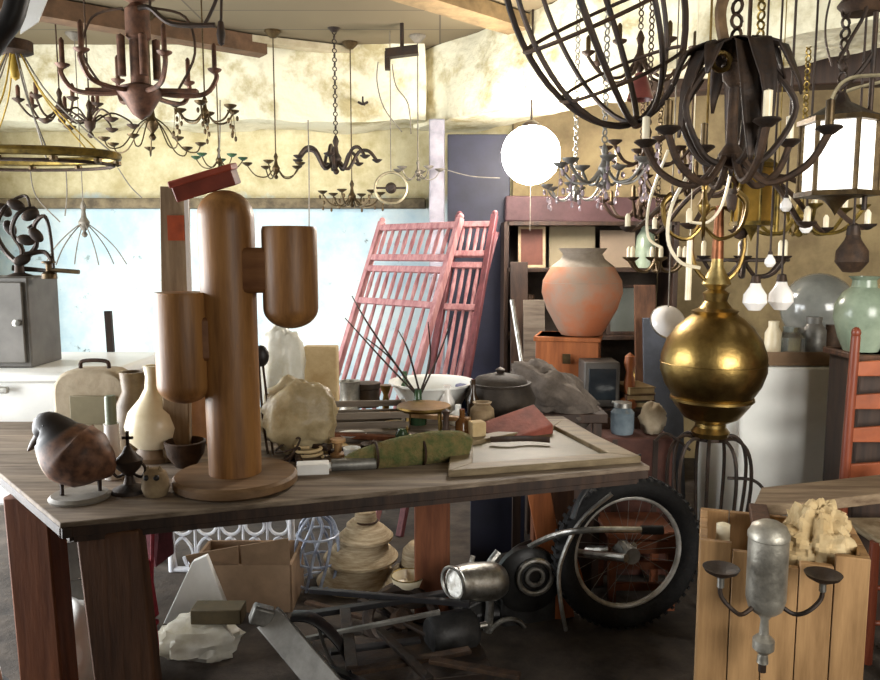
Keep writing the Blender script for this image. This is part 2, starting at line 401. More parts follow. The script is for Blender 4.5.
# ------------------------------------------------------------------ bird decoy
def bird_mat():
    m = bpy.data.materials.new('bird_plumage'); m.use_nodes = True; nt = m.node_tree; N = nt.nodes; L = nt.links
    b = N['Principled BSDF']; b.inputs['Roughness'].default_value = .55
    tc = N.new('ShaderNodeTexCoord'); sp = N.new('ShaderNodeSeparateXYZ'); L.new(tc.outputs['Object'], sp.inputs[0])
    nz = N.new('ShaderNodeTexNoise'); nz.inputs['Scale'].default_value = 45; nz.inputs['Detail'].default_value = 4; L.new(tc.outputs['Object'], nz.inputs[0])
    rb = N.new('ShaderNodeValToRGB'); rb.color_ramp.elements[0].color = (*lin('#4a2f22'), 1); rb.color_ramp.elements[1].color = (*lin('#7d5640'), 1)
    rb.color_ramp.elements[0].position = .35; rb.color_ramp.elements[1].position = .65
    L.new(nz.outputs['Fac'], rb.inputs[0])
    def lincomb(ax_, az, c0, c1):
        a = N.new('ShaderNodeMath'); a.operation = 'MULTIPLY_ADD'; a.inputs[1].default_value = ax_
        z = N.new('ShaderNodeMath'); z.operation = 'MULTIPLY'; z.inputs[1].default_value = az
        L.new(sp.outputs['Z'], z.inputs[0]); L.new(sp.outputs['X'], a.inputs[0]); L.new(z.outputs[0], a.inputs[2])
        r = N.new('ShaderNodeMapRange'); r.inputs[1].default_value = c0; r.inputs[2].default_value = c1; L.new(a.outputs[0], r.inputs[0]); return r
    def mix(f, a, c):
        x = N.new('ShaderNodeMix'); x.data_type = 'RGBA'; L.new(f, x.inputs[0]); L.new(a, x.inputs[6]); x.inputs[7].default_value = (*lin(c), 1); return x
    x1 = mix(lincomb(-1, -.35, .018, .034).outputs[0], rb.outputs[0], '#cdb89c')    # pale breast
    x2 = mix(lincomb(-.75, 1, .178, .194).outputs[0], x1.outputs[2], '#221b1c')    # dark cap
    L.new(x2.outputs[2], b.inputs['Base Color']); return m
loc = T(74, 498); Y = loc.y; lp = LP(loc, Y); u = S(Y)
bd = thing('wooden_bird', 'brown wooden bird with dark head and pale breast on a round stand', 'figurine', loc)
body = M().tube([lp(113, 474), lp(103, 467), lp(89, 460), lp(72, 452), (lp(60, 440)), lp(53, 431), lp(46, 427), lp(39, 436)],
    [3*u, 19*u, 31*u, 34*u, 27*u, 20*u, 15*u, 6*u], 24, 6, flat=(1, .9))
body.build('body', bird_mat(), bd)
M().tube([lp(42, 434), lp(34, 444), lp(28, 451)], [7*u, 4.5*u, .8*u], 10).build('beak', mat('dark_beak', '#4e3c30', .5), bd)
M().ball(lp(44, 426, -.033), .005).build('eye', mat('glass_eye', '#0c0a0a', .1), bd)
for px, dy in ((62, -.02), (100, .02)):
    M().tube([lp(px-1, 476, dy), lp(px, 488, dy), lp(px, 496, dy)], [.007, .005, .006], 8).build('leg', darkw, bd)
M().lathe([(0, 0), (.076, 0), (.078, .006), (.070, .014), (0, .015)], 32, (lp(80, 498).x, 0, 0)).build('stand', mat('pale_stand', '#8f8a82', .6, 0, '#6e675e', 9, .1), bd)

# ------------------------------------------------------------------ small things on the near end of the table
# iron candle holder with cross finial
loc = T(130, 492); Y = loc.y; lp = LP(loc, Y); u = S(Y)
ch = thing('iron_candlestick', 'small black wrought iron candlestick with a cross on top', 'candlestick', loc)
M().lathe([(0, 0), (18*u, 0), (17*u, 4*u), (6*u, 9*u), (4*u, 18*u), (12*u, 26*u), (14*u, 34*u), (6*u, 42*u), (3*u, 48*u), (0, 50*u)], 16).build('body', iron, ch)
cr = M(); cr.box((0, 0, 56*u), (2.6*u, 2.6*u, 16*u)); cr.box((0, 0, 57*u), (11*u, 2.6*u, 2.6*u)); cr.build('cross', iron, ch)
for s in (-1, 1):
    M().tube([(0, 0, 22*u), (s*12*u, 0, 16*u), (s*17*u, 0, 24*u), (s*12*u, 0, 32*u), (s*8*u, 0, 27*u)], 1.6*u, 6).build('scroll', iron, ch)
# tall glass lamp / candle
loc = T(114, 478); u = S(loc.y)
gl = thing('candle_jar', 'tall pale candle with green tip in a white glass holder beside the bird', 'candle', loc)
M().lathe([(0, 0), (9*u, 0), (10*u, 3*u), (8*u, 30*u), (7*u, 55*u), (8*u, 57*u), (0, 57*u)], 18).build('holder', glassw, gl)
M().lathe([(0, 56*u), (5.5*u, 56*u), (5.5*u, 84*u), (4.5*u, 86*u), (0, 86*u)], 14).build('candle_sleeve', mat('greenish_wax', '#8b927c', .5, 0, '#6c745e', 5), gl)
# cream gourd vase
loc = T(157, 459); u = S(loc.y)
vz = thing('gourd_vase', 'cream ceramic gourd vase with a slim neck behind the candlestick', 'vase', loc)
M().lathe([(0, 14*u), (19*u, 14*u), (27*u, 22*u), (30*u, 36*u), (26*u, 50*u), (15*u, 63*u), (9*u, 74*u), (8*u, 86*u), (10*u, 97*u), (7*u, 97*u), (6*u, 80*u), (0, 78*u)], 32).build('body', cream, vz)
M().lathe([(0, 0), (21*u, 0), (22*u, 5*u), (17*u, 13*u), (0, 15*u)], 28).build('foot', mat('dark_foot', '#6d553c', .6, 0, '#46341f', 9), vz)
# dark lump + little owl
loc = T(186, 466); u = S(loc.y)
one('iron_bowl', 'small dark crusted metal bowl against the cactus base', 'bowl',
    M().lathe([(0, 0), (10*u, 0), (18*u, 12*u), (21*u, 26*u), (19*u, 27*u), (15*u, 13*u), (0, 6*u)], 22), rust, loc)
loc = T(156, 495); u = S(loc.y)
ow = thing('clay_owl', 'squat dusty clay owl figurine between candlestick and cactus base', 'figurine', loc)
M().tube([(0, 0, 0), (0, 0, 8*u), (0, 0, 17*u), (0, 0, 24*u), (0, 0, 29*u)], [11*u, 14*u, 13*u, 11*u, 4*u], 18).build('body', clay, ow)
for s in (-1, 1): M().ball((s*5*u, -10*u, 21*u), 3.2*u, 10).build('eye', blackp, ow)
for s in (-1, 1): M().lathe([(3*u, 0), (2*u, 4*u), (0, 7*u)], 8, (s*6*u, -2*u, 25*u)).build('ear', clay, ow)
# little white dish near edge
loc = T(100, 506); u = S(loc.y)

# ------------------------------------------------------------------ behind the table, window end
loc = P(52, 470, 3.05); loc.z = 0
fz = thing('white_cabinet', 'long white enamelled cabinet raised on added legs behind the far end of the table', 'cabinet', loc)
zt = P(0, 378, 2.8).z
M().box((-.22, .15, (zt + .44)/2), (1.05, .60, zt - .48)).build('body', white, fz, bevel=.015)
M().box((-.22, .15, zt - .015), (1.07, .62, .045)).build('top', white, fz, bevel=.012)
M().box((-.12, -.17, zt - .06), (.12, .02, .025)).build('handle', chrome, fz, bevel=.004)
for sx in (-1, 1):
    for sy in (-1, 1): M().bar((-.22 + sx*.48, .15 + sy*.25, 0), (-.22 + sx*.48, .15 + sy*.25, .46), .045, .045).build('leg', white, fz)  # legs added, body raised so daylight passes beneath it
loc = V((P(22, 375, 3.1).x, 3.12, zt + .0085)); yy = 3.12
gb = thing('metal_cabinet', 'grey metal cabinet box standing on the white enamelled cabinet', 'cabinet', loc)
h = P(0, 279, 3.0).z - zt
M().box((-.08, 0, h/2), (.36, .24, h)).build('body', greym, gb, bevel=.006)
M().box((-.08, -.125, h/2), (.32, .012, h - .04)).build('door', mat('cabinet_door_grey', '#77736e', .5, .2, '#5f5c57', 5, .08), gb, bevel=.004)
M().lathe([(0, 0), (.012, 0), (.014, .02), (0, .024)], 12, (.06, -.13, h*.5), (PI/2, 0, 0)).build('knob', chrome, gb)
# iron flower ornament on top
loc = V((P(22, 279, 3.1).x, 3.1, zt + h)); lp = LP(loc, 3.1)
orn = thing('iron_dragon', 'dark wrought iron ornament of curls and leaves on the grey cabinet', 'ornament', loc)
M().lathe([(0, 0), (.07, 0), (.06, .015), (.02, .03), (.015, .08), (0, .09)], 18, lp(20, 280)).build('base', iron, orn)
for pts in ([(20, 272), (22, 250), (12, 232), (18, 214), (34, 208), (38, 220), (28, 228)], [(22, 262), (36, 246), (34, 226), (44, 216), (50, 232), (54, 270)],
            [(20, 265), (6, 252), (-4, 232), (2, 212), (14, 200), (26, 196), (30, 206)], [(24, 255), (44, 252), (52, 262)], [(12, 268), (38, 270), (56, 272)]):
    k = len(pts); M().tube([lp(a, b, .03*math.sin(i*1.7)) for i, (a, b) in enumerate(pts)], [.012 - .008*i/k for i in range(k)], 7).build('scroll', iron, orn)
for a, b, ro in ((16, 205, .4), (30, 215, -.5), (10, 228, 1.1), (26, 240, .2), (4, 210, .8), (22, 260, -.4), (36, 235, .9)):
    M().ball((0, 0, 0), (.034, .012, .022)).build('leaf', iron, orn, loc=lp(a, b, random.uniform(-.04, .04)), rot=(0, ro, .4))
# pipe fittings on cabinet
loc = V((P(52, 279, 3.02).x, 3.04, zt + h)); lp = LP(loc, 3.04)
tp = thing('brass_tap', 'dull metal tap with long spout at the cabinet edge', 'tap', loc)
M().lathe([(0, 0), (.03, 0), (.028, .02), (.012, .03), (.012, .06), (0, .06)], 14, (-.02, 0, 0)).build('body', bronze, tp)
M().tube([(-.02, 0, .035), (.05, 0, .03), (.10, 0, .026)], .009).build('spout', bronze, tp)
M().torus((-.02, 0, .065), .022, .005, 18, 6).build('handle', bronze, tp)
# beige rounded tray / case end standing on the table
loc = T(92, 442); u = S(loc.y)
bc = thing('beige_suitcase', 'beige case with rounded corners standing behind the bird', 'suitcase', loc)
w, hh, r0 = 76*u, 74*u, 22*u
ring = []
for cx_, cz_, a0 in ((w/2-r0, hh-r0, 0), (-w/2+r0, hh-r0, PI/2), (-w/2+6*u, 6*u, PI), (w/2-6*u, 6*u, 1.5*PI)):
    rr = r0 if a0 < 3 else 6*u
    for i in range(6): t = a0 + PI/2*i/5; ring.append((cx_ + rr*math.cos(t), 0, cz_ + rr*math.sin(t)))
M().slab(ring, (0, .11, 0)).build('shell', beige, bc, bevel=.012)
M().box((3*u, -.003, hh*.45), (w*.6, .006, hh*.4)).build('lining', picg, bc, bevel=.002)
M().tube([(-.05, .05, hh), (-.04, .05, hh+.025), (.04, .05, hh+.025), (.05, .05, hh)], .007).build('handle', rust, bc)
# brown pottery head of something next to it and white jug
loc = T(136, 447); u = S(loc.y)
jg = thing('brown_jug', 'mottled brown stoneware jug behind the cream vase', 'jug', loc)
M().lathe([(0, 0), (15*u, 0), (19*u, 20*u), (17*u, 45*u), (11*u, 58*u), (13*u, 78*u), (10*u, 78*u), (8*u, 58*u), (0, 50*u)], 24).build('body', mat('brown_glaze', '#7d6a50', .5, 0, '#564530', 9), jg)
M().tube([(13*u, 0, 74*u), (24*u, 0, 68*u), (26*u, 0, 48*u), (17*u, 0, 38*u)], 3*u, 8).build('handle', mat('brown_glaze', '#7d6a50'), jg)
# dark stick leaning on the wall
loc = P(112, 400, 3.5); loc.z = 0
one('iron_bar', 'dark flat bar leaning upright behind the white enamelled cabinet', 'bar', M().bar((.03, 0, 0), P(108, 311, 3.5) - loc, .03, .02), iron, loc)

# ------------------------------------------------------------------ clutter on the far half of the table
# plastic wrap bag and yellowed wrapped bundle
loc = T(300, 452)
one('plastic_wrapped_bundle', 'bundle wrapped in yellowed plastic film behind the cactus', 'bundle', M().blob((0, 0, .125), (.125, .10, .13), .22, 1.8, 48, 3), yplas, loc, angle=80)
loc = T(283, 428)
one('white_plastic_bag', 'puffed white plastic bag behind the yellowed bundle', 'bag', M().blob((0, 0, .20), (.08, .07, .21), .22, 1.8, 40, 9), poly, loc, angle=80)
loc = T(322, 424); u = S(loc.y)
one('paper_sack', 'small tan paper sack standing by the wrapped bundle', 'sack', M().slab([(-17*u, -.03, 0), (17*u, -.03, 0), (17*u, .04, 0), (-17*u, .04, 0)], (0, 0, 80*u)), paper, loc, bevel=.006)
# aerosol can lying with white box (vice-like row)
loc = T(313, 473)
one('small_white_box', 'small white carton lying at the table edge near the cactus', 'box', M().box((0, 0, .016), (.095, .05, .032)), whitep, loc, rot=(0, 0, .15), bevel=.003)
loc = T(355, 470)
cn = thing('spray_can', 'dull silver spray can lying flat at the table edge', 'can', loc, .2)
M().lathe([(0, -.07), (.018, -.07), (.0185, .06), (.012, .07), (0, .07)], 18, (0, 0, .0185), (0, PI/2, 0)).build('body', steel, cn)
M().lathe([(0, 0), (.010, 0), (.010, .028), (0, .03)], 14, (-.097, 0, .0185), (0, PI/2, 0)).build('cap', whitep, cn)
# pliers / tool heap
for i, (a, b, c, d, lab) in enumerate(((288, 462, 318, 450, 'short rusty chisel lying before the wrapped bundle'), (300, 466, 292, 446, 'rusty bolt rod lying by the cactus base'), (330, 456, 380, 446, 'thin brown file lying among loose tools'))):
    loc = T(a, b); e = T(c, d) - loc
    tt = thing('hand_tool', lab, 'tool', loc)
    M().tube([(0, 0, .012), tuple(e*.45 + V((0, 0, .012)))], [.012, .011], 8, 1).build('handle', darkw if i != 1 else rust, tt)
    M().bar(tuple(e*.45 + V((0, 0, .012))), tuple(e + V((0, 0, .008))), .012, .006, (0, 0, 1)).build('blade', rust, tt)
# woven green roll
a, b = T(346, 469), T(470, 459)
loc = (a + b) / 2; d = (b - a) / 2
gr = thing('green_woven_roll', 'long roll of green and tan woven cloth on the table', 'textile roll', loc)
M().tube([tuple(-d*1.0 + V((0, 0, .018))), tuple(-d*.75 + V((0, 0, .026))), tuple(-d*.3 + V((0, 0, .036))), tuple(d*.3 + V((0, .01, .042))), tuple(d*.8 + V((0, .01, .040))), tuple(d + V((0, 0, .03)))], [.016, .026, .036, .042, .040, .025], 18, 8, flat=(1.3, 1)).build('roll', green, gr)
for k in (-.55, .2): M().torus(tuple(d*k + V((0, .004, .037))), .041, .004, 20, 6, (0, PI/2, math.atan2(d.y, d.x)), (1, 1.25, 1)).build('tie', rust, gr)
# picture frame lying flat at the corner
fr = [T(448, 478), T(641, 463), T(563, 425), T(452, 446)]
loc = sum(fr, V()) / 4; fr = [p - loc for p in fr]
pf = thing('picture_frame', 'large empty looking wooden picture frame lying flat on the table corner', 'picture frame', loc)
inn = [p * .72 for p in fr]
for i in range(4):
    j = (i+1) % 4
    M().slab([fr[i], fr[j], inn[j], inn[i]], (0, 0, .022)).build('rail', wood('frame_tan', '#87765a', '#5f5139', .6, 'x'), pf, bevel=.003)
M().slab([p * .73 for p in fr], (0, 0, .008)).build('picture', mat('dull_print', '#6f664c', .5, 0, '#565039', 4, .1), pf)
# red leather books
loc = T(516, 434)
bk = thing('red_book', 'worn red leather bound book leaning among the table clutter', 'book', loc, rot=(math.radians(22), math.radians(-14), .35))
M().box((0, 0, .024), (.215, .125, .034)).build('pages', paper, bk)
cv = mat('worn_red_leather', '#8d4c3e', .7, 0, '#66322a', 10, .2)
M().box((0, 0, .0035), (.225, .135, .007)).build('cover', cv, bk, bevel=.002); M().box((0, 0, .0445), (.225, .135, .007)).build('cover', cv, bk, bevel=.002)
M().box((0, -.0675, .024), (.225, .006, .046)).build('spine', cv, bk, bevel=.002)
loc = T(477, 441)
one('tan_carton', 'small tan carton beside the worn red book', 'box', M().box((0, 0, .035), (.05, .05, .07)), paper, loc, rot=(0, 0, .3), bevel=.003)
# dark round pot
loc = T(500, 418); u = S(loc.y)
pt = thing('dark_iron_pot', 'squat dark iron cooking pot behind the red book', 'pot', loc)
M().lathe([(0, 0), (24*u, 0), (34*u, 10*u), (36*u, 22*u), (30*u, 34*u), (31*u, 37*u), (26*u, 37*u), (28*u, 22*u), (0, 8*u)], 30).build('body', mat('sooty_iron', '#3c342c', .7, .3, '#241e1a', 12, .2), pt)
M().lathe([(28*u, 0), (24*u, 5*u), (8*u, 9*u), (0, 9*u)], 26, (0, 0, 37*u)).build('lid', mat('sooty_iron', '#3c342c'), pt)
M().lathe([(0, 0), (3*u, 0), (5*u, 5*u), (0, 8*u)], 12, (0, 0, 45*u)).build('knob', iron, pt)
# blue tin
loc = T(468, 410); u = S(loc.y)
one('blue_tin', 'small blue tin with pale lid next to the dark pot', 'tin', M().lathe([(0, 0), (12*u, 0), (12*u, 20*u), (13*u, 21*u), (13*u, 26*u), (0, 27*u)], 20), blueg, loc)
# white basin
loc = T(432, 412); u = S(loc.y)
one('white_basin', 'wide white enamel basin in front of the leaning cot sides', 'basin',
    M().lathe([(0, 0), (26*u, 0), (40*u, 28*u), (44*u, 30*u), (44*u, 32*u), (38*u, 31*u), (24*u, 4*u), (0, 3*u)], 32), white, loc)
# brass tray stand
loc = T(424, 434); u = S(loc.y)
ts = thing('brass_trivet', 'small brass trivet table with thin legs on the work table', 'trivet', loc)
M().lathe([(0, 0), (27*u, 0), (28*u, 2*u), (27*u, 4*u), (0, 3*u)], 28, (0, 0, 26*u)).build('top', brass, ts)
for k in range(4):
    t = PI/4 + PI/2*k; M().tube([(22*u*math.cos(t), 22*u*math.sin(t), 26*u), (24*u*math.cos(t), 24*u*math.sin(t), 0)], 2*u, 7).build('leg', brass, ts)
# grey slat crate on table
loc = T(362, 432); u = S(loc.y)
sl = thing('slatted_crate', 'low grey slatted wooden crate on the table below the cot sides', 'crate', loc, .12)
for k in range(3):
    M().box((0, -.11, .016 + .034*k), (92*u, .010, .022)).build('slat', greyw, sl); M().box((0, .11, .016 + .034*k), (92*u, .010, .022)).build('slat', greyw, sl)
for s in (-1, 1):
    M().box((s*44*u, 0, .05), (.014, .21, .10)).build('end_panel', greyw, sl)
M().box((0, 0, .006), (86*u, .21, .01)).build('bottom', greyw, sl)
# dry branch spray
loc = T(418, 424); lp = LP(loc, loc.y)
br = thing('twig_vase', 'spray of dark dry twigs in a small green bottle', 'vase', loc)
u = S(loc.y)
M().lathe([(0, 0), (9*u, 0), (10*u, 16*u), (4*u, 26*u), (4*u, 36*u), (3*u, 36*u), (0, 20*u)], 16).build('bottle', dkgrn, br)
for pts in ([(418, 396), (385, 362), (345, 318)], [(418, 396), (392, 360), (366, 338)], [(418, 396), (372, 330), (352, 296)], [(420, 396), (440, 352), (452, 318)], [(420, 394), (408, 350), (398, 330)], [(419, 396), (430, 360), (428, 322)]):
    M().tube([lp(a, b, random.uniform(-.06, .06) if i else 0) for i, (a, b) in enumerate(pts)], [.004, .0035, .002], 6).build('twig', iron, br)
for a, b in ((345, 318), (366, 338), (352, 296)): pass
# white glass bottle
loc = T(447, 420); u = S(loc.y)
one('milk_glass_bottle', 'small milk glass bottle standing by the brass trivet', 'bottle', M().lathe([(0, 0), (7*u, 0), (8*u, 20*u), (4*u, 28*u), (4*u, 36*u), (0, 36*u)], 16), glassw, loc)

# ------------------------------------------------------------------ leaning pink cot sides
def cot(label, tl, Y, yaw, shift, mposts, mrail, rows, slats, w):
    """a slatted side seen a little edge-on, leaning back along its own normal; tl = its top corner at the far end"""
    a = P(*tl, Y); lx = V((math.cos(yaw), -math.sin(yaw), 0)); n_ = V((math.sin(yaw), math.cos(yaw), 0))
    up = (V((0, 0, 1)) + n_ * shift).normalized()
    top = a + lx * (w/2); L = top.z / up.z; foot = top - up * L
    o = thing('cot_side', label, 'cot side', foot)
    pt = lambda x, z: lx * x + up * z
    nrm = lx.cross(up)
    for s in (-1, 1):
        M().bar(pt(s*w/2, 0), pt(s*w/2, L + .04), .035, .035, nrm).build('post', mposts, o, bevel=.004)
        M().ball(pt(s*w/2, L + .05), .018, 10).build('finial', mposts, o)
    for z in rows: M().bar(pt(-w/2, L - z), pt(w/2, L - z), .035, .028, nrm).build('rail', mrail, o, bevel=.003)
    for z0, z1, n, tk in slats:
        for k in range(n):
            x = -w/2 + w*(k+1)/(n+1)
            M().tube([pt(x, L - z1), pt(x, L - (z0+z1)/2), pt(x, L - z0)], [tk*.6, tk, tk*.6], 7, 3).build('spindle', mrail, o)
    return o
cot('faded pink slatted cot side leaning below the wall ledge, the wider of two', (380, 228), 4.62, .80, .40, pinkw, pinkw, (.0, .19, .26, .46, 1.25), ((0, .19, 9, .013), (.26, .46, 9, .013), (.46, 1.25, 7, .015)), .66)
cot('narrow maroon slatted cot side leaning against the navy door', (458, 222), 4.42, .45, .44, maroonw, pinkw, (.02, .20, .27, .52, 1.2), ((.02, .20, 4, .012), (.27, .52, 4, .012), (.52, 1.2, 4, .013)), .22)
loc = P(480, 240, 4.62); c2 = P(496, 232, 4.75); c3 = P(446, 420, 4.45)
one('bed_rail', 'long maroon bed rail leaning beside the cot sides', 'bed rail', M().bar(c3 - c3 - (c2-c3)*.35, c2 - c3, .04, .03), maroonw, c3, bevel=.004)

# ------------------------------------------------------------------ back shelf zone
loc = V((P(585, 300, 4.75).x, 4.85, 0))
sh = thing('shelving_unit', 'dark wooden shelving unit behind the terracotta urn', 'shelf', loc)
zs = [P(580, y, 4.75).z for y in (222, 268, 335, 400)]; zs_shelf = zs
for k, z in enumerate(zs + [.06]): M().box((.02, 0, z - .012), (1.04, .34, .025)).build('shelf_board', darkw, sh, bevel=.003)
for x in (-.50, .54): M().box((x, 0, zs[0]/2), (.03, .34, zs[0])).build('side_panel', darkw, sh, bevel=.003)
M().box((.02, .165, zs[0]/2), (1.0, .012, zs[0]-.02)).build('back_panel', mat('dim_back_board', '#4a4038', .9, 0, '#332b25', 6, .1), sh)
def panel(name, label, cat, x0, x1, y0, y1, Y, m, fm=None, tilt=0, z=None, t=.02, group=None):
    """framed board: pixel box at depth Y, standing on the height z when given"""
    a, b = P(x0, y1, Y), P(x1, y0, Y); w, h = b.x - a.x, b.z - a.z
    loc = V(((a.x + b.x)/2, Y, z if z is not None else a.z)); h = b.z - loc.z
    o = thing(name, label, cat, loc, rot=(math.radians(-6), tilt, 0), group=group)
    if fm:
        f = .10 * min(w, h)
        M().box((-w/2+f/2, 0, h/2), (f, t, h)).build('frame_rail', fm, o, bevel=.002); M().box((w/2-f/2, 0, h/2), (f, t, h)).build('frame_rail', fm, o, bevel=.002)
        M().box((0, 0, f/2), (w-2*f, t, f)).build('frame_rail', fm, o, bevel=.002); M().box((0, 0, h-f/2), (w-2*f, t, f)).build('frame_rail', fm, o, bevel=.002)
        M().box((0, t*.1, h/2), (w-2*f, t*.5, h-2*f)).build('picture', m, o)
    else: M().box((0, 0, h/2), (w, t, h)).build('board', m, o, bevel=.003)
    return o
z1 = zs[1] + .001; z2 = zs[2] + .001
panel('framed_print', 'small dark red print in a pale frame standing on the dark shelf', 'picture', 518, 546, 226, 268, 4.76, mat('red_brown_print', '#6a3b2c', .6, 0, '#4c281d', 4), mat('pale_frame', '#b59f80', .6, 0, '#8d7858', 8), z=z1)
panel('cream_board', 'cream board propped on the upper shelf beside the red print', 'board', 549, 596, 224, 268, 4.80, mat('cream_card', '#8f846c', .8, 0, '#7d725b', 3, .05), z=z1)
panel('beige_board', 'plain beige board at the end of the upper dark shelf', 'board', 600, 636, 230, 268, 4.77, mat('beige_card', '#8d7c6a', .8, 0, '#7a6a59', 3, .05), z=z1)
panel('grey_screen', 'grey-green flat panel propped behind the terracotta urn', 'panel', 606, 645, 284, 336, 4.74, mat('grey_green_panel', '#5d615c', .5, 0, '#4c504b', 3, .05), darkw, z=z2)
# dresser carrying the orange box and the urn
loc = V((P(580, 400, 3.95).x, 4.02, 0)); zd = P(580, 392, 3.9).z
dr = thing('dark_dresser', 'dark low dresser holding the orange box and terracotta urn', 'dresser', loc)
M().box((.02, 0, zd/2), (.62, .42, zd)).build('body', darkw, dr, bevel=.006)
M().box((.02, 0, zd-.012), (.66, .46, .024)).build('top', darkw, dr, bevel=.004)
for k in range(3):
    dw = M().box((.02, -.212, zd*(.2 + .28*k)), (.56, .012, zd*.25)).build('drawer', legd, dr, bevel=.003)
    M().ball((.02, -.226, zd*(.2 + .28*k)), .012, 10).build('knob', bronze, dw)
loc = V((P(569, 390, 3.95).x, 3.98, zd + .0))
zb = P(570, 336, 3.9).z - zd
ob = thing('orange_wooden_box', 'orange wooden box under the terracotta urn', 'box', loc, -.25)
M().box((0, 0, zb/2), (.32, .26, zb)).build('body', orangew, ob, bevel=.005)
M().box((0, -.005, zb-.012), (.34, .28, .024)).build('lid', orangew, ob, bevel=.004)
M().box((0, -.138, zb*.62), (.04, .01, .05)).build('clasp', bronze, ob)
loc = V((P(581, 336, 3.98).x, 3.98, zd + zb)); u = S(3.98)
ur = thing('terracotta_urn', 'big terracotta urn with dusty shoulder on the orange box', 'urn', loc)
pr = [(0, 0), (20*u, 0), (24*u, 6*u), (35*u, 26*u), (40*u, 42*u), (39*u, 54*u), (31*u, 68*u)]
M().lathe(pr, 40).build('body', terra, ur)
M().lathe([(39.3*u, 52*u), (31*u, 68*u), (22*u, 75*u), (19*u, 80*u), (24*u, 86*u), (20*u, 86*u), (15*u, 80*u), (0, 70*u)], 40).build('shoulder', dust, ur)
# tarp / plank slope in front
a = [P(520, 372, 3.3), P(545, 362, 3.4), P(594, 410, 3.2), P(586, 420, 3.0), P(560, 418, 3.0), P(522, 392, 3.2)]
loc = sum(a, V())/6
one('sackcloth_bundle', 'grey folded sackcloth slumped in front of the orange box', 'cloth', M().blob((0, 0, 0), (.20, .12, .10), .35, 2.5, 36, 5), sackc, (loc.x, 3.25, loc.z), rot=(0, math.radians(32), 0), angle=80)
loc = V((P(555, 420, 3.25).x, 3.3, 0))
st = thing('wooden_stool', 'dark stool standing behind the table corner under the sackcloth', 'stool', loc)
zq = P(555, 412, 3.2).z
M().box((0, 0, zq-.02), (.42, .3, .04)).build('seat', darkw, st, bevel=.005)
for sx in (-1, 1):
    for sy in (-1, 1): M().bar((sx*.17, sy*.11, 0), (sx*.17, sy*.11, zq-.04), .035, .035).build('leg', darkw, st)
# silver tube leaning (white highlight streak)
b0 = P(532, 384, 3.55); t0 = P(514, 350, 3.65)
one('chrome_tube', 'chrome tube leaning against the navy door', 'tube', M().cyl(P(560, 500, 3.2)*0 + V((.10, -.12, -b0.z)), P(512, 300, 3.8) - P(532, 384, 3.55), .012), chrome, b0)
# small dark set and wooden turned post, jars
loc = V((P(607, 400, 3.6).x, 3.65, 0)); zz = P(607, 407, 3.6).z
zz_lc = zz
dk = thing('low_cupboard', 'low dark cupboard standing beside the dresser', 'cupboard', loc)
M().box((.06, 0, zz/2), (.36, .24, zz)).build('body', darkw, dk, bevel=.005)
M().box((.06, -.122, zz/2), (.32, .01, zz*.9)).build('door', legd, dk, bevel=.003)
tv = thing('portable_television', 'small dark portable television in a grey case', 'television', (loc.x - .03, 3.66, zz))
M().box((0, 0, .11), (.17, .17, .22)).build('case', mat('dark_case', '#4a443e', .5, 0, '#38332e', 6), tv, bevel=.008)
M().box((0, -.087, .115), (.13, .006, .15)).build('screen', mat('dark_screen', '#1f262c', .15, 0, '#161b20', 3), tv, bevel=.002)
M().lathe([(0, 0), (.008, 0), (.008, .01), (0, .012)], 10, (.05, -.092, .03), (PI/2, 0, 0)).build('knob', chrome, tv)
loc = V((P(634, 408, 3.5).x, 3.6, zz)); u = S(3.6)
one('turned_post', 'orange-brown turned wooden post standing beside the small television', 'post', M().lathe([(0, 0), (9*u, 0), (9*u, 8*u), (4*u, 12*u), (6*u, 24*u), (3.5*u, 36*u), (6*u, 44*u), (5*u, 52*u), (0, 56*u)], 16), orangew, loc)
loc = T(622, 440); loc = V((P(622, 432, 3.39).x, 3.39, P(622, 433, 3.39).z)); u = S(3.39)
gj = thing('glass_jar', 'blue-grey glass jar with metal lid behind the table corner', 'jar', loc)
M().lathe([(0, 0), (11*u, 0), (12*u, 4*u), (12*u, 22*u), (8*u, 27*u), (0, 27*u)], 20).build('body', mat('blue_glass', '#8c9aa3', .1, 0, '#5d6a74', 6, .05, trans=.3), gj)
M().lathe([(0, 0), (9*u, 0), (9*u, 5*u), (0, 6*u)], 18, (0, 0, 27*u)).build('lid', chrome, gj)
zj = loc.z
loc = V((P(630, 440, 3.39).x, 3.39, 0))
nt_ = thing('travel_chest', 'dark brown travel chest standing behind the table corner', 'chest', loc)
M().box((0, 0, zj/2), (.34, .19, zj)).build('body', mat('brown_leather', '#5a352a', .7, 0, '#3c2019', 10, .2), nt_, bevel=.01)
for s in (-1, 1): M().box((s*.09, 0, zj/2), (.025, .196, zj*.98)).build('strap', darkw, nt_, bevel=.002)
# cream cloth bag on it
one('linen_bag', 'small cream linen bag slumped beside the glass jar', 'bag', M().blob((0, 0, .07), (.06, .05, .075), .25, 2.5, 24, 4), beige, (loc.x + .10, 3.39, zj - .005), angle=80)
# orange planks leaning under table end, right
loc = P(540, 500, 2.9); loc.z = 0
one('orange_plank', 'orange pine plank leaning under the table corner', 'plank', M().bar((.10, 0, 0), P(536, 478, 2.9) - loc, .09, .025), orangew, loc, bevel=.003)

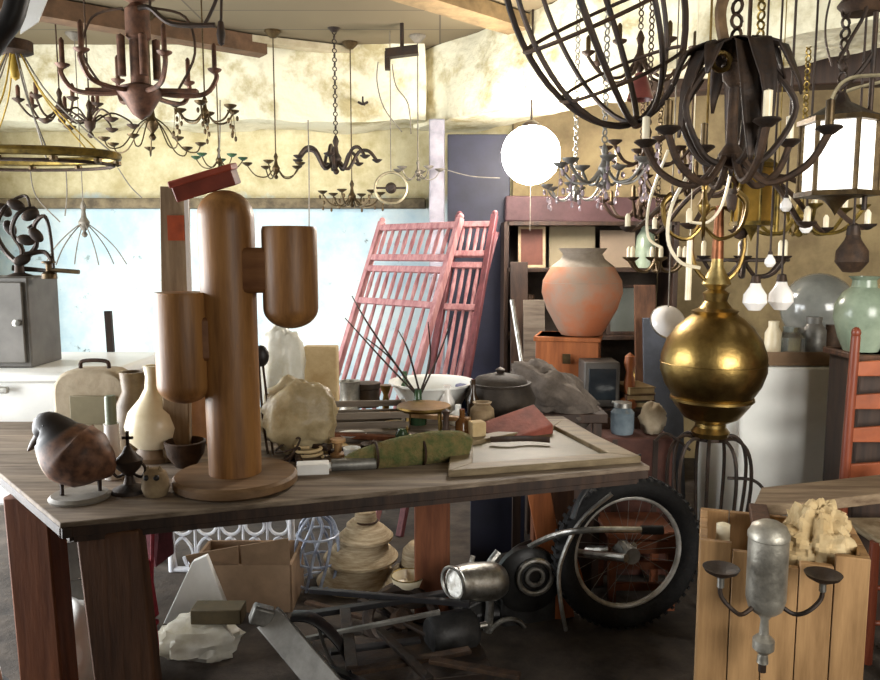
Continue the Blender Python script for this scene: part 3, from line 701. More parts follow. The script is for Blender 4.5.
# ------------------------------------------------------------------ hanging lights
def chain_mesh(m, a, b, link=.035, r=.0035):
    a, b = V(a), V(b); n = max(1, int((b-a).length / (link*.75)))
    for k in range(n):
        c = a + (b-a) * ((k+.5)/n)
        m.torus(c, link*.36, r, 10, 5, (PI/2, 0, (k % 2)*PI/2 + .4), (.7, 1, 1) if 0 else (1, 1.0, 1))
    return m
def chandelier(name, label, px, py, Y, R, n, metal, ceil=CEIL, a0=.3, prof=None, candle=None, cup=True, bodyprof=None, chain=True, drops=0, dropm=None, rr=.006, rim=False, group=None, cupm=None, candle_h=.07, stemr=.004):
    loc = P(px, py, Y); o = thing(name, label, 'chandelier', loc, group=group)
    H = ceil - loc.z
    bp_ = bodyprof or [(0, -.10), (.012, -.095), (.02, -.08), (.008, -.06), (.03, -.03), (.035, 0), (.018, .03), (.012, .07), (.02, .10), (.008, .13), (0, .14)]
    M().lathe([(r*R/.25, z*R/.25) for r, z in bp_], 16).build('body', metal, o)
    ztop = bp_[-1][1]*R/.25
    s = M()
    if chain: chain_mesh(s, (0, 0, ztop), (0, 0, H - .03))
    else: s.cyl((0, 0, ztop-.01), (0, 0, H-.03), stemr, n=7)
    s.build('chain' if chain else 'stem', metal, o)
    M().lathe([(0, H-.045), (.02, H-.04), (.05, H-.01), (.05, H), (0, H)], 16).build('canopy', metal, o)
    prof = prof or [(.10, -.05), (.35, -.32), (.72, -.28), (.98, .02), (1, .10)]
    for k in range(n):
        t = a0 + 2*PI*k/n; c, s_ = math.cos(t), math.sin(t)
        pts = [(r*R*c, r*R*s_, z*R) for r, z in prof]
        arm = M().tube(pts, rr, 6, 4).build('arm', metal, o); e = pts[-1]
        if cup: M().lathe([(0, -.012), (.010, -.01), (.030, .004), (.032, .010), (.012, .006), (0, .006)], 12, e).build('drip_pan', cupm or metal, arm)
        if candle: M().lathe([(0, .004), (.011, .004), (.011, candle_h), (.004, candle_h+.012), (0, candle_h+.012)], 10, e).build('candle_sleeve', candle, arm)
        if drops:
            d = M()
            for j in range(drops):
                q = V(e) + V((random.uniform(-.02, .02), random.uniform(-.02, .02), -.03 - .035*j)); d.ball(q, (.008, .008, .014), 8)
            d.cyl(e, q, .0015, n=5); d.build('crystal_drop_chain', dropm, arm)
    if rim: M().torus((0, 0, prof[-1][1]*R - .01), R, .008, 40, 6).build('rim', metal, o)
    return o
# copper chandelier, upper left
up_prof = [(.10, -.18), (.5, -.22), (.85, -.18), (1, .02), (.98, .12)]
c1 = chandelier('copper_chandelier', 'big dull copper chandelier with candle tubes hanging near the plaster beam', 140, 78, 3.5, .33, 6, copper, prof=up_prof, candle=copper, rr=.011, a0=.15, candle_h=.11,
    bodyprof=[(0, -.14), (.03, -.12), (.06, -.07), (.075, -.05), (.075, -.035), (.03, -.02), (.03, .12), (.04, .13), (.04, .22), (.02, .24), (.06, .26), (.075, .28), (.02, .30), (0, .31)])
for k in range(4):
    t = .6 + PI/2*k; M().lathe([(0, 0), (.018, 0), (.018, .17), (0, .18)], 10, (.075*math.cos(t), .075*math.sin(t), .0)).build('candle_sleeve', copper, c1)
M().bar((-.24, 0, -.055), (.25, .02, -.055), .02, .045, (0, 1, 0)).build('cross_bar', copper, c1, bevel=.004)
for s, x in ((-1, -.16), (1, .17)):
    M().tube([(x, 0, -.05), (x*1.5, -.02, .10), (x*1.25, 0, .26), (x*.4, 0, .30)], .006, 6).build('scroll', rust, c1)
# dark rods above it
loc = P(178, 18, 3.4)
hk = thing('hook_bar', 'dark iron hook bar fixed under the ceiling above the copper chandelier', 'hook bar', loc); lp = LP(loc, 3.4)
M().tube([lp(138, 8), lp(150, 8), lp(172, 24), lp(215, 25)], .011, 7).build('bar', iron, hk)
M().tube([lp(205, 24), lp(212, 10), lp(218, -6), lp(222, -24)], .008).build('hanger', iron, hk)
M().lathe([(0, -.05), (.014, -.04), (.02, 0), (.012, .05), (0, .06)], 10, lp(221, 34)).build('pendant', iron, hk)
M().cyl(lp(221, 22), lp(222, -26), .006).build('hanger', iron, hk)
M().cyl(lp(150, 8), lp(150, -26), .006).build('hanger', iron, hk)
# gilt ring chandelier on yellow cords
loc = P(14, 52, 3.1); lp = LP(loc, 3.1)
gc = thing('ring_chandelier', 'gilt ring chandelier hung on a fan of yellow cords', 'chandelier', loc)
M().lathe([(0, -.01), (.05, -.01), (.07, 0), (.07, .04), (.03, .05), (0, .05)], 20).build('canopy', rust, gc)
M().cyl((0, 0, .05), (0, 0, CEIL-loc.z), .006).build('stem', rust, gc)
zr = lp(14, 156).z; R = .40
M().torus((-.02, 0, zr), R, .018, 48, 8, None, (1, .5, 1)).build('rim', gilt, gc)
M().torus((-.02, 0, zr-.035), R*.96, .007, 48, 6, None, (1, .5, 1)).build('lower_rim', rust, gc)
M().lathe([(0, -.10), (.014, -.09), (.02, -.05), (.012, 0), (0, 0)], 12, (.0, 0, -.01)).build('tassel', yellow, gc)
for k in range(10):
    t = 2*PI*k/10 + .25; M().tube([(.03*math.cos(t), .02*math.sin(t), -.005), (R*.35*math.cos(t), R*.2*math.sin(t), zr*.45), (R*math.cos(t)-.02, R*.5*math.sin(t), zr)], .0035, 5, 4).build('cord', yellow if k % 2 else thinw, gc)
for k in range(12):
    t = 2*PI*k/12 + .1; M().lathe([(0, -.012), (.016, -.004), (.016, .01), (0, .012)], 8, (R*math.cos(t)-.02, R*.5*math.sin(t), zr-.03)).build('candle_cup', bronze, gc)
# droopy small chandeliers
chandelier('spider_chandelier', 'small dark spidery chandelier of curved arms below the copper one', 90, 122, 3.9, .20, 6, rust, chain=False, rr=.005, prof=[(.1, 0), (.5, .25), (.9, .1), (1, -.05)], candle=None, a0=.4)
chandelier('spider_chandelier', 'slim bronze chandelier with long hanging arms before the white wall', 152, 122, 4.4, .26, 7, bronze, chain=False, rr=.004, prof=[(.05, .1), (.3, -.1), (.62, -.55), (.9, -.62), (1, -.45)], candle=None, a0=.2)
chandelier('spider_chandelier', 'thin dark chandelier of straight drooping rods on the whitewashed wall', 84, 222, 4.8, .24, 6, thinw, chain=False, rr=.004, prof=[(.03, .0), (.4, -.3), (.75, -.68), (1, -1.1)], cup=False, a0=.2, stemr=.003)
chandelier('spider_chandelier', 'tiny bronze chandelier with green cups hanging below the plaster beam', 219, 160, 4.85, .15, 5, bronze, chain=False, rr=.004, candle=None, a0=.5, cupm=dkgrn)
chandelier('iron_chandelier', 'black iron chandelier of tangled leafy scrolls hanging under the plaster beam', 336, 158, 4.7, .25, 7, iron, ceil=2.80, rr=.011, a0=.2, prof=[(.1, -.1), (.3, -.25), (.55, .15), (.8, .18), (1, -.05)])
chandelier('spider_chandelier', 'small bare brass chandelier with upturned cups before the wall ledge', 276, 168, 4.75, .17, 5, bronze, chain=False, rr=.004, candle=None, a0=.9)
chandelier('spider_chandelier', 'small grey wire chandelier hanging close to the navy door', 418, 172, 4.85, .14, 5, thinw, chain=False, rr=.004, a0=.2, ceil=CEIL)
# ring lamp
loc = P(391, 188, 4.75)
rl = thing('hanging_ring', 'round pale metal ring ornament hanging in front of the wall ledge', 'ornament', loc)
M().torus((0, 0, 0), .098, .009, 36, 8, (PI/2 - .2, 0, 0)).build('rim', mat('pale_metal', '#b5ab8e', .4, .6, '#7a7058', 12), rl)
M().lathe([(0, -.02), (.03, -.018), (.035, 0), (.02, .02), (0, .02)], 16, (0, 0, 0), (PI/2, 0, 0)).build('boss', iron, rl)
M().bar((-.095, 0, 0), (.095, 0, 0), .012, .01).build('cross_bar', iron, rl)
M().cyl((0, 0, .1), (0, 0, CEIL - loc.z), .003).build('hanging_wire', thinw, rl)
# thin cords hanging along wall and beam
def cord(pts, Y, lab, m=thinw, r=.004, name='hanging_wire'):
    loc = P(*pts[0], Y); lp = LP(loc, Y)
    return one(name, lab, 'cord', M().tube([lp(a, b) for a, b in pts], r, 5, 5), m, loc)
cord([(378, 62), (377, 82), (384, 108), (402, 132)], 4.95, 'thin dark cord looping down the plaster beam toward the wall')
cord([(392, 64), (396, 86), (408, 104), (411, 134)], 4.95, 'thin dark cord with a kink beside the looping one on the plaster beam')
cord([(220, 100), (220, 130), (219, 158)], 4.6, 'straight thin cord holding the tiny chandelier with green cups')
cord([(308, 120), (309, 170), (309, 236)], 4.5, 'long straight wire hanging beside the right drum arm of the cactus'.replace('right drum', 'raised drum'))
cord([(30, 168), (36, 196), (60, 222)], 4.9, 'short bent wire on the white wall above the iron ornament')
cord([(118, 168), (130, 186), (142, 198)], 4.9, 'short slanting wire on the white wall by the plank')
cord([(440, 168), (470, 176), (500, 178)], 4.7, 'thin wire stretched sideways to the bright lamp', r=.003)
cord([(66, 170), (67, 195), (65, 216)], 4.9, 'straight short wire hanging on the white wall above the drooping chandelier')
# little bird shaped lamp on beam
loc = P(363, 102, 4.95)
bt = thing('beam_hook', 'small dark two-horned hook on the bright plaster beam', 'hook', loc)
M().tube([(-.03, 0, .0), (0, -.01, -.015), (.03, 0, 0)], .008, 6).build('horn', iron, bt); M().tube([(0, .1, 0), (0, -.01, 0), (0, -.015, .03)], .006, 6).build('stem', iron, bt)
# bracket where the beams meet
loc = P(402, 52, 4.6)
mb = thing('beam_bracket', 'dark iron bracket where the two plaster beams meet', 'bracket', loc)
M().box((0, 0, 0), (.19, .06, .05), (0, -.12, 0)).build('plate', iron, mb); M().box((-.085, 0, -.05), (.03, .05, .10)).build('lug', iron, mb)
M().cyl((0, 0, .02), (0, 0, CEIL-loc.z), .012).build('rod', iron, mb)
# dark pole near camera, white sheet
loc = P(10, 18, 2.2); lp = LP(loc, 2.2)
one('hanging_pole', 'thick dark pole slung under the ceiling at the window end', 'pole', M().tube([lp(-30, 78), lp(0, 34), lp(14, 12), lp(30, -60)], .030, 14, 3), blackp, loc)
loc = P(32, 14, 2.6); lp = LP(loc, 2.6)
one('hanging_paper_sheet', 'white paper sheet hanging behind the dark pole', 'paper', M().slab([lp(20, 34), lp(38, 22), lp(56, -22), lp(26, -22)], (0, .004, 0)), whitep, loc)

# ------------------------------------------------------------------ bright lamp
loc = P(531, 155, 4.35)
bl_ = thing('bright_globe_lamp', 'brightly lit round white lamp hanging in front of the maroon lintel', 'lamp', loc)
glow = mat('lit_globe', '#fff6ec', .3, emit=60, bump=0, var=.0)
M().ball((0, 0, 0), .165, 24).build('globe', glow, bl_)  # globe enlarged to take in the glare around the bulb
M().lathe([(.05, .155), (.06, .15), (.05, .17), (.02, .19), (0, .19)], 18).build('cap', iron, bl_)
M().cyl((0, 0, .18), (0, 0, CEIL-loc.z), .006).build('stem', iron, bl_)
M().cyl((.0, 0, -.13), (.0, 0, -.42), .0025).build('pull_cord', thinw, bl_)

# ------------------------------------------------------------------ wire orb
oY = 2.45; loc = P(592, -8, oY); u = S(oY)
oc = thing('hanging_orb', 'large open egg-shaped orb of dark iron bands hanging from the ceiling', 'orb', loc)
OT = Matrix.Rotation(-math.radians(25), 4, 'Y') @ Matrix.Rotation(.25, 4, 'X')
ra, rb_ = 80*u, 132*u
for k in range(4):
    t = PI*k/4 + .35; m = M()
    pts = [OT @ V((ra*math.sin(2*PI*i/48)*math.cos(t), ra*math.sin(2*PI*i/48)*math.sin(t), -rb_*math.cos(2*PI*i/48))) for i in range(48)]
    m.tube(pts, .0105 if k % 2 else .0085, 7, 1, True).build('band', iron, oc)
for k, (z, r_) in enumerate(((-.62, .006), (-.18, .007), (.35, .007))):
    pts = [OT @ V((ra*math.sqrt(1-z*z)*math.cos(2*PI*i/40), ra*math.sqrt(1-z*z)*math.sin(2*PI*i/40), rb_*z)) for i in range(40)]
    M().tube(pts, r_, 6, 1, True).build('ring', rust, oc)
M().ball(OT @ V((0, 0, -rb_)), .022, 10).build('knob', rust, oc)
q = OT @ V((0, 0, rb_)); M().cyl(q, V((q.x, q.y, CEIL - loc.z)), .008).build('stem', iron, oc)
# crystal chandelier
chandelier('crystal_chandelier', 'grey chandelier with lilac crystal drops hanging beside the bright lamp', 604, 168, 3.0, .17, 7, steel, chain=True, rr=.006, candle=None, drops=4, dropm=lilac, a0=.1)
chandelier('crystal_chandelier', 'dark bronze chandelier with lilac drops half behind the black leafy one', 648, 150, 3.4, .19, 6, rust, chain=True, rr=.007, drops=3, dropm=lilac, a0=.5)
loc = P(640, 100, 2.9); 
one('hanging_glass_bell', 'small dull red glass bell hanging below the iron orb', 'bell', M().lathe([(0, .1), (.02, .095), (.035, .05), (.05, .0), (.046, 0), (.03, .045), (0, .085)], 18), mat('dull_red_glass', '#6d3a34', .3, 0, '#4c2623', 6), loc)
# black leaf chandelier
loc = P(733, 110, 2.15); lp = LP(loc, 2.15); u = S(2.15)
lc = thing('leaf_chandelier', 'black iron chandelier crowned with broad bent leaves hanging above the brass lamp', 'chandelier', loc)
M().lathe([(0, -.16), (.02, -.15), (.035, -.12), (.015, -.09), (.013, .06), (.03, .08), (.035, .12), (.012, .14), (0, .14)], 16).build('body', rust, lc)
lk = M(); chain_mesh(lk, (0, 0, .14), (0, 0, CEIL-loc.z), .05, .005); lk.build('chain', rust, lc)
M().tube([(-.02, 0, .14), (-.045, 0, .25), (-.03, 0, .38), (-.015, 0, CEIL-loc.z)], .016, 8).build('twisted_bar', mat('rust_bar', '#6a5238', .7, .3, '#45331f', 14, .3), lc)
M().torus((-.045, -.02, .125), .024, .008, 18, 7, (PI/2, 0, 0)).build('hanging_loop', brass, lc)
def leaf_strip(pts, w):
    m = M(); pts = [V(p) for p in pts]; n = len(pts); vs = []
    for i, p in enumerate(pts):
        d = (pts[min(n-1, i+1)] - pts[max(0, i-1)]).normalized(); sd = d.cross(V((0, 0, 1))); sd = sd.normalized() if sd.length > .01 else V((1, 0, 0))
        ww = w * math.sin(PI*(.12 + .84*i/(n-1))); nn = d.cross(sd).normalized()
        for k in (-1, -.5, 0, .5, 1): vs.append(p + sd*ww*k - nn*abs(k)*ww*.35)
    fs = [(i*5+k, i*5+k+1, (i+1)*5+k+1, (i+1)*5+k) for i in range(n-1) for k in range(4)]
    return m.add(vs, fs)
for k in range(12):
    t = 2*PI*k/12 + random.uniform(0, .4); c, s_ = math.cos(t), math.sin(t); R = random.uniform(.15, .25)
    prof = [(0, .12), (.3, .17), (.6, .15), (.85, .05), (1, -.08), (1.02, -.16)]
    q = []
    for i in range(len(prof)-1):
        for j in range(4): f = j/4; q.append((prof[i][0]*(1-f)+prof[i+1][0]*f, prof[i][1]*(1-f)+prof[i+1][1]*f))
    q.append(prof[-1]); q = q[:random.choice((12, 14, 17, 21))]
    o = leaf_strip([(r*R*c, r*R*s_, z) for r, z in q], random.uniform(.026, .036)).build('leaf', iron, lc, angle=70)
    o.modifiers.new('solid', 'SOLIDIFY').thickness = .004
for k in range(6):
    t = 2*PI*k/6 + .5; c, s_ = math.cos(t), math.sin(t); R = .24
    arm = M().tube([(.02*c, .02*s_, -.12), (.4*R*c, .4*R*s_, -.2), (.8*R*c, .8*R*s_, -.16), (R*c, R*s_, -.08)], .010, 7).build('arm', rust, lc)
    M().lathe([(0, -.01), (.012, -.01), (.034, .006), (.03, .012), (0, .006)], 12, (R*c, R*s_, -.075)).build('drip_pan', iron, arm)
    M().lathe([(0, 0), (.011, 0), (.011, .07), (0, .075)], 10, (R*c, R*s_, -.068)).build('candle_sleeve', bronze if k % 2 else cream, arm)
for k in range(5):
    t = 2*PI*k/5 + 1; M().tube([(.10*math.cos(t), .1*math.sin(t), .10), (.16*math.cos(t), .16*math.sin(t), 0), (.10*math.cos(t), .1*math.sin(t), -.12), (.03*math.cos(t), .03*math.sin(t), -.15)], .009, 7).build('scroll', iron, lc)
# second chandelier behind with long dark arms reaching to the lantern
chandelier('iron_chandelier', 'wide dark iron chandelier with brown cups reaching toward the lantern', 742, 195, 3.05, .44, 7, rust, chain=False, rr=.010, a0=-.55, prof=[(.05, .05), (.3, .15), (.6, 0), (.9, -.28), (1, -.30)], candle=cream, candle_h=.05, cupm=iron, stemr=.008)
chandelier('brass_chandelier', 'old brass chandelier with swan-neck arms directly over the brass urn lamp', 704, 205, 2.55, .15, 6, brass, chain=False, rr=.006, a0=.2, prof=[(.05, -.5), (.4, -.75), (.85, -.55), (1.0, 0), (.8, .25)], cup=False)
chandelier('iron_chandelier', 'slim rusty chandelier with bare arms behind the black leafy one', 690, 178, 3.75, .26, 6, rust, chain=False, rr=.008, a0=.1, candle=bronze)
# gold lantern amber
def lantern(label, px, py, Y, w, h, glass, metal, n, capm=None):
    loc = P(px, py, Y); o = thing('hanging_lantern', label, 'lantern', loc)
    for k in range(n):
        t = 2*PI*(k+.5)/n; M().cyl((w*math.cos(t), w*math.sin(t), -h/2), (w*math.cos(t), w*math.sin(t), h/2), .008 if w > .08 else .005, n=8).build('post', metal, o)
    g = M().lathe([(w*.9, -h/2+.005), (w*.9, h/2-.005)], n, rot=(0, 0, PI/n)); g.build('glass', glass, o, angle=20)
    for z in (-h/2, h/2): M().lathe([(0, z-.008), (w*1.12, z-.008), (w*1.12, z+.008), (0, z+.008)], n, rot=(0, 0, PI/n)).build('plate', metal, o)
    M().lathe([(w*1.1, h/2+.008), (w*.7, h/2+.03), (w*.25, h/2+.06), (w*.12, h/2+.09), (0, h/2+.09)], n, rot=(0, 0, PI/n)).build('roof', capm or metal, o)
    M().lathe([(0, -h/2-.07), (w*.1, -h/2-.05), (w*.3, -h/2-.02), (w*.6, -h/2-.008), (0, -h/2)], 12).build('finial', metal, o)
    k = M(); chain_mesh(k, (0, 0, h/2+.09), (0, 0, CEIL-loc.z), .045, .005); k.build('chain', capm or metal, o)
    return o
lantern('small gilt lantern with amber panes hanging behind the leafy chandelier', 753, 195, 3.0, .075, .22, amber, gilt, 6)
lg = mat('lit_frosted_glass', '#f4f1ea', .4, emit=1.6, bump=0, var=0.1)
o = lantern('large brass lantern with bright frosted panes on a long chain', 838, 158, 2.55, .115, .235, lg, bronze, 6, iron)
loc = o.location
M().lathe([(0, .0), (.05, .0), (.075, .03), (.06, .05), (.02, .08), (0, .085)], 18, (P(862, 14, 2.55) - loc)).build('chain_cover', rust, o)
M().cyl((.085, -.02, -.17), (.085, -.02, .62), .008).build('hanging_rod', iron, o)
M().tube([(-.02, 0, .21), (.05, 0, .27), (.085, -.02, .33)], .008).build('hook', iron, o)
cord([(838, 62), (850, 40), (866, 10), (872, -30)], 2.5, 'dark twisted flex hanging from the ceiling by the lantern chain', iron, .006)
cord([(830, 0), (826, 20), (826, 42), (832, 66)], 2.9, 'thin dark flex curling over the bright beam by the lantern', iron, .004)
for i, (pts, Yc) in enumerate(((((880, 75), (850, 78), (835, 92), (826, 118)), 2.5), (((880, 82), (845, 92), (832, 110), (820, 130)), 2.7))):
    cord(list(pts), Yc, ('pale bent wire arching over the lantern roof', 'lower pale wire bent down beside the lantern')[i], mat('pale_metal', '#b5ab8e'), .006)
# white flex loops near brass lamp
cord([(690, 172), (672, 205), (668, 240), (680, 262), (700, 268)], 2.45, 'pale flex looping down to the neck of the brass urn lamp', cream, .006)
cord([(668, 150), (650, 200), (648, 236), (662, 248)], 2.6, 'pale flex curling beside the brass chandelier', cream, .005)
cord([(730, 175), (722, 205), (708, 222), (690, 222)], 2.5, 'short pale flex curving behind the brass chandelier stem', cream, .005)
# dark cup at arm end, white bulbs
def bulb_lamp(label, px, py, Y, r, shade=glassw, cap=iron):
    loc = P(px, py, Y); o = thing('pendant_lamp', label, 'lamp', loc)
    M().lathe([(0, -r*1.2), (r*.5, -r*1.15), (r, -r*.5), (r*.95, .2*r), (r*.5, r*.9), (r*.4, r*1.2), (0, r*1.2)], 20).build('shade', shade, o)
    M().lathe([(0, r*1.2), (r*.45, r*1.2), (r*.35, r*1.8), (0, r*1.9)], 12).build('cap', cap, o)
    M().cyl((0, 0, r*1.8), (0, 0, CEIL-loc.z), .004).build('stem', cap, o); return o
bulb_lamp('white glass pendant shade beside the brass urn lamp shoulder', 755, 297, 2.95, .045)
bulb_lamp('white glass pendant shade hanging over the fridge', 781, 296, 3.0, .047)
bulb_lamp('tiny white glass pendant between gilt lantern and brass urn lamp', 770, 261, 2.9, .020)
bulb_lamp('dark bronze closed pendant cup hanging above the pale green jar', 852, 254, 2.7, .055, rust)
bulb_lamp('white bare bulb pendant below the large lantern', 806, 226, 2.8, .022)
bulb_lamp('small clear-white bulb hanging under the wide iron chandelier', 786, 205, 2.7, .020)
loc = P(815, 270, 2.85)

# ------------------------------------------------------------------ plant stand + brass lamp
PY = 3.10; loc = V((P(710, 440, PY).x, PY, 0)); u = S(PY)
zs_ = P(710, 436, PY).z
ps = thing('iron_plant_stand', 'black iron stand of arched rods carrying the brass urn lamp', 'plant stand', loc)
for k in range(9):
    t = 2*PI*k/9 + .15; c, s_ = math.cos(t), math.sin(t)
    M().tube([(12*u*c, 12*u*s_, zs_-.012), (26*u*c, 26*u*s_, zs_-.004), (38*u*c, 38*u*s_, zs_-.06), (41*u*c, 41*u*s_, zs_-.2), (34*u*c, 34*u*s_, zs_-.5), (40*u*c, 40*u*s_, 0)], .0075, 7).build('leg', iron, ps)
M().torus((0, 0, zs_-.42), 36*u, .006, 32, 6).build('ring', iron, ps)
M().lathe([(0, zs_-.014), (16*u, zs_-.014), (16*u, zs_), (0, zs_)], 20).build('plate', iron, ps)
M().tube([(20*u, .0, zs_-.18), (46*u, 0, zs_-.19), (60*u, 0, zs_-.25), (64*u, 0, zs_-.35)], .007).build('hook', iron, ps)
M().tube([(-20*u, .0, zs_-.06), (-44*u, 0, zs_+.01), (-56*u, 0, zs_-.02)], .006).build('hook', iron, ps)
bl2 = thing('brass_urn_lamp', 'round dented brass urn lamp on the black iron stand', 'lamp', (loc.x, loc.y, zs_))
R = [(0, 0), (17*u, 0), (19*u, 5*u), (15*u, 10*u), (15*u, 14*u), (27*u, 20*u), (36*u, 32*u), (38.5*u, 36*u), (41*u, 38*u), (41*u, 40.5*u), (39.5*u, 42*u), (47*u, 54*u), (51.5*u, 68*u), (51*u, 84*u),
     (46*u, 99*u), (37*u, 112*u), (27*u, 121*u), (21*u, 125*u), (23*u, 128*u), (16*u, 131*u), (11*u, 138*u), (13*u, 146*u), (7*u, 150*u), (0, 150*u)]
M().lathe(R, 48).build('body', brass, bl2, angle=25)
M().torus((0, 0, 76*u), 51.6*u, .0022, 48, 6).build('band', brass, bl2)
M().lathe([(0, 148*u), (6*u, 148*u), (14*u, 155*u), (12*u, 160*u), (6*u, 172*u), (5*u, 186*u), (0, 186*u)], 20).build('burner', mat('pale_brass', '#c8b37c', .4, 1, '#937c48', 12), bl2)
M().cyl((0, 0, 180*u), (0, 0, 232*u), 6*u, 4*u).build('stem', mat('copper_tube', '#8d5a3c', .45, .7, '#643b24', 10), bl2)
for s in (-1, 1): M().tube([(s*8*u, 0, 156*u), (s*22*u, 0, 172*u), (s*26*u, 0, 200*u), (s*12*u, 0, 226*u), (0, 0, 230*u)], 2*u, 7).build('harp', brass, bl2)
# shade dish behind left
loc = P(668, 322, 3.5)
hd = thing('hanging_glass_lamp', 'round white glass shade hanging behind the brass urn lamp', 'lamp shade', loc, rot=(math.radians(60), .2, 0))
M().lathe([(.03, .05), (.05, .045), (.075, .02), (.082, 0), (.078, 0), (.07, .018), (.045, .04), (.03, .044)], 28).build('shade', glassw, hd)
M().torus((0, 0, 0), .082, .004, 28, 6).build('rim', chrome, hd)
rm = hd.rotation_euler.to_matrix().inverted(); M().cyl(rm @ V((0, .0, .06)), rm @ V((0, 0, CEIL - loc.z)), .003).build('hanging_wire', thinw, hd)

# ------------------------------------------------------------------ fridge and things upon it
FY = 3.32; x0, x1 = P(738, 420, FY).x, P(850, 420, FY).x; zf = P(800, 365, FY).z
fr_ = thing('white_fridge', 'low white fridge with plain front behind the ladder-back chair', 'fridge', ((x0+x1)/2, FY+.26, 0))
M().box((0, 0, zf/2), (x1-x0, .5, zf)).build('body', white, fr_, bevel=.012)
M().box((0, -.27, zf/2+.02), (x1-x0, .04, zf-.05)).build('door', white, fr_, bevel=.012)
M().box(((x1-x0)/2-.04, -.295, zf*.66), (.03, .016, .03)).build('handle', steel, fr_, bevel=.003)
def on_fridge(px, dy=.1): 
    return V((P(px, 360, FY+dy).x, FY+dy, zf))
loc = on_fridge(792, .1); u = S(FY+.1)
cb = thing('cardboard_tray', 'low brown cardboard tray of oddments on the white fridge', 'tray', loc)
for sx in (-1, 1): M().box((sx*40*u, 0, .03), (.006, .24, .06)).build('end_panel', card, cb)
for sy in (-1, 1): M().box((0, sy*.118, .03), (80*u, .006, .06)).build('long_panel', card, cb)
M().box((0, 0, .003), (80*u, .235, .006)).build('bottom', card, cb)
for i, (px, r, h, m_, lab) in enumerate(((772, 8, 40, cream, 'small cream ceramic jar standing in the cardboard tray'), (790, 13, 34, clear, 'round glass jar in the middle of the cardboard tray'), (812, 12, 44, steel, 'dented grey metal pot in the cardboard tray'), (830, 9, 36, rust, 'rust-brown small can at the end of the cardboard tray'))):
    l = on_fridge(px, .1); l.z += .0062
    one('small_jar', lab, 'jar', M().lathe([(0, 0), (r*.8*u, 0), (r*u, 4*u), (r*u, h*.7*u), (r*.6*u, h*.85*u), (r*.65*u, h*u), (0, h*u)], 18), m_, l)
l = on_fridge(815, .36)
gd = thing('dull_glass_globe', 'big dull grey glass globe on a base at the back of the fridge', 'globe', l)
M().lathe([(0, 0), (22*u, 0), (22*u, 6*u), (16*u, 14*u), (0, 16*u)], 22).build('base', legd, gd)
M().ball((0, 0, 50*u), 38*u, 24).build('globe', mat('smoky_glass', '#8b8c86', .15, 0, '#6d6e69', 4, .03, trans=.3), gd)
# pale green jar on wooden shelf column
jY = 2.95; zl = P(862, 352, jY).z; loc = V((P(866, 350, jY).x, jY+.04, 0))
pd = thing('wooden_pedestal', 'plain dark wooden pedestal cupboard holding the pale green jar', 'pedestal', loc)
M().box((.06, 0, zl/2), (.24, .24, zl)).build('body', darkw, pd, bevel=.005); M().box((.06, 0, zl-.012), (.28, .28, .024)).build('top', legd, pd, bevel=.004)
u = S(jY)
vj = thing('celadon_jar', 'pale green glazed jar with narrow neck on the dark pedestal', 'jar', (loc.x, loc.y, zl))
M().lathe([(0, 0), (16*u, 0), (22*u, 14*u), (27*u, 34*u), (26*u, 48*u), (19*u, 60*u), (12*u, 65*u), (11*u, 72*u), (15*u, 76*u), (9*u, 76*u), (8*u, 66*u), (0, 60*u)], 32).build('body', celad, vj)
# ladder-back chair
cY = 2.78; lp0 = P(851, 490, cY); loc = V((P(886, 600, cY).x, cY+.2, 0))
lb = thing('ladder_back_chair', 'red-brown ladder-back chair beside the white fridge', 'chair', loc)
lp = LP(loc, cY)
top = lp(853, 336); 
xL = lp(848, 420).x; wS = .40
def cpost(x, y, z1, nm='leg'): return M().tube([(x, y, 0), (x, y, z1*.5), (x + (.01 if nm == 'back_post' else 0), y - (.0), z1)], [.017, .019, .016], 10, 3)
cpost(xL, lp(848, 420).y, top.z, 'back_post').build('back_post', chairw, lb); M().ball((xL+.01, lp(0, 0).y*0 + lp(848, 420).y, top.z+.012), (.017, .017, .022), 10).build('finial', chairw, lb)
cpost(xL+wS, lp(848, 420).y, top.z, 'back_post').build('back_post', chairw, lb)
yb0 = lp(848, 420).y
for s in (0, 1): cpost(xL + wS*s, yb0-.22, .45).build('leg', chairw, lb)
yb = lp(848, 420).y
for py in (368, 401, 434, 470): 
    z = lp(860, py).z
    M().slab([(xL, yb-.008, z-.03), (xL+wS, yb-.008, z-.03), (xL+wS, yb-.008, z+.022), (xL+wS/2, yb-.008, z+.036), (xL, yb-.008, z+.022)], (0, .016, 0)).build('slat', mat('orange_brown_varnish', '#a2552f', .45, 0, '#7a3c1f', 5), lb, bevel=.003)
M().box((xL+wS/2, yb-.125, .45), (wS, .22, .03)).build('seat', straw, lb, bevel=.008)
for z in (.15, .28): M().cyl((xL, yb-.22, z), (xL+wS, yb-.22, z), .009).build('stretcher', chairw, lb)

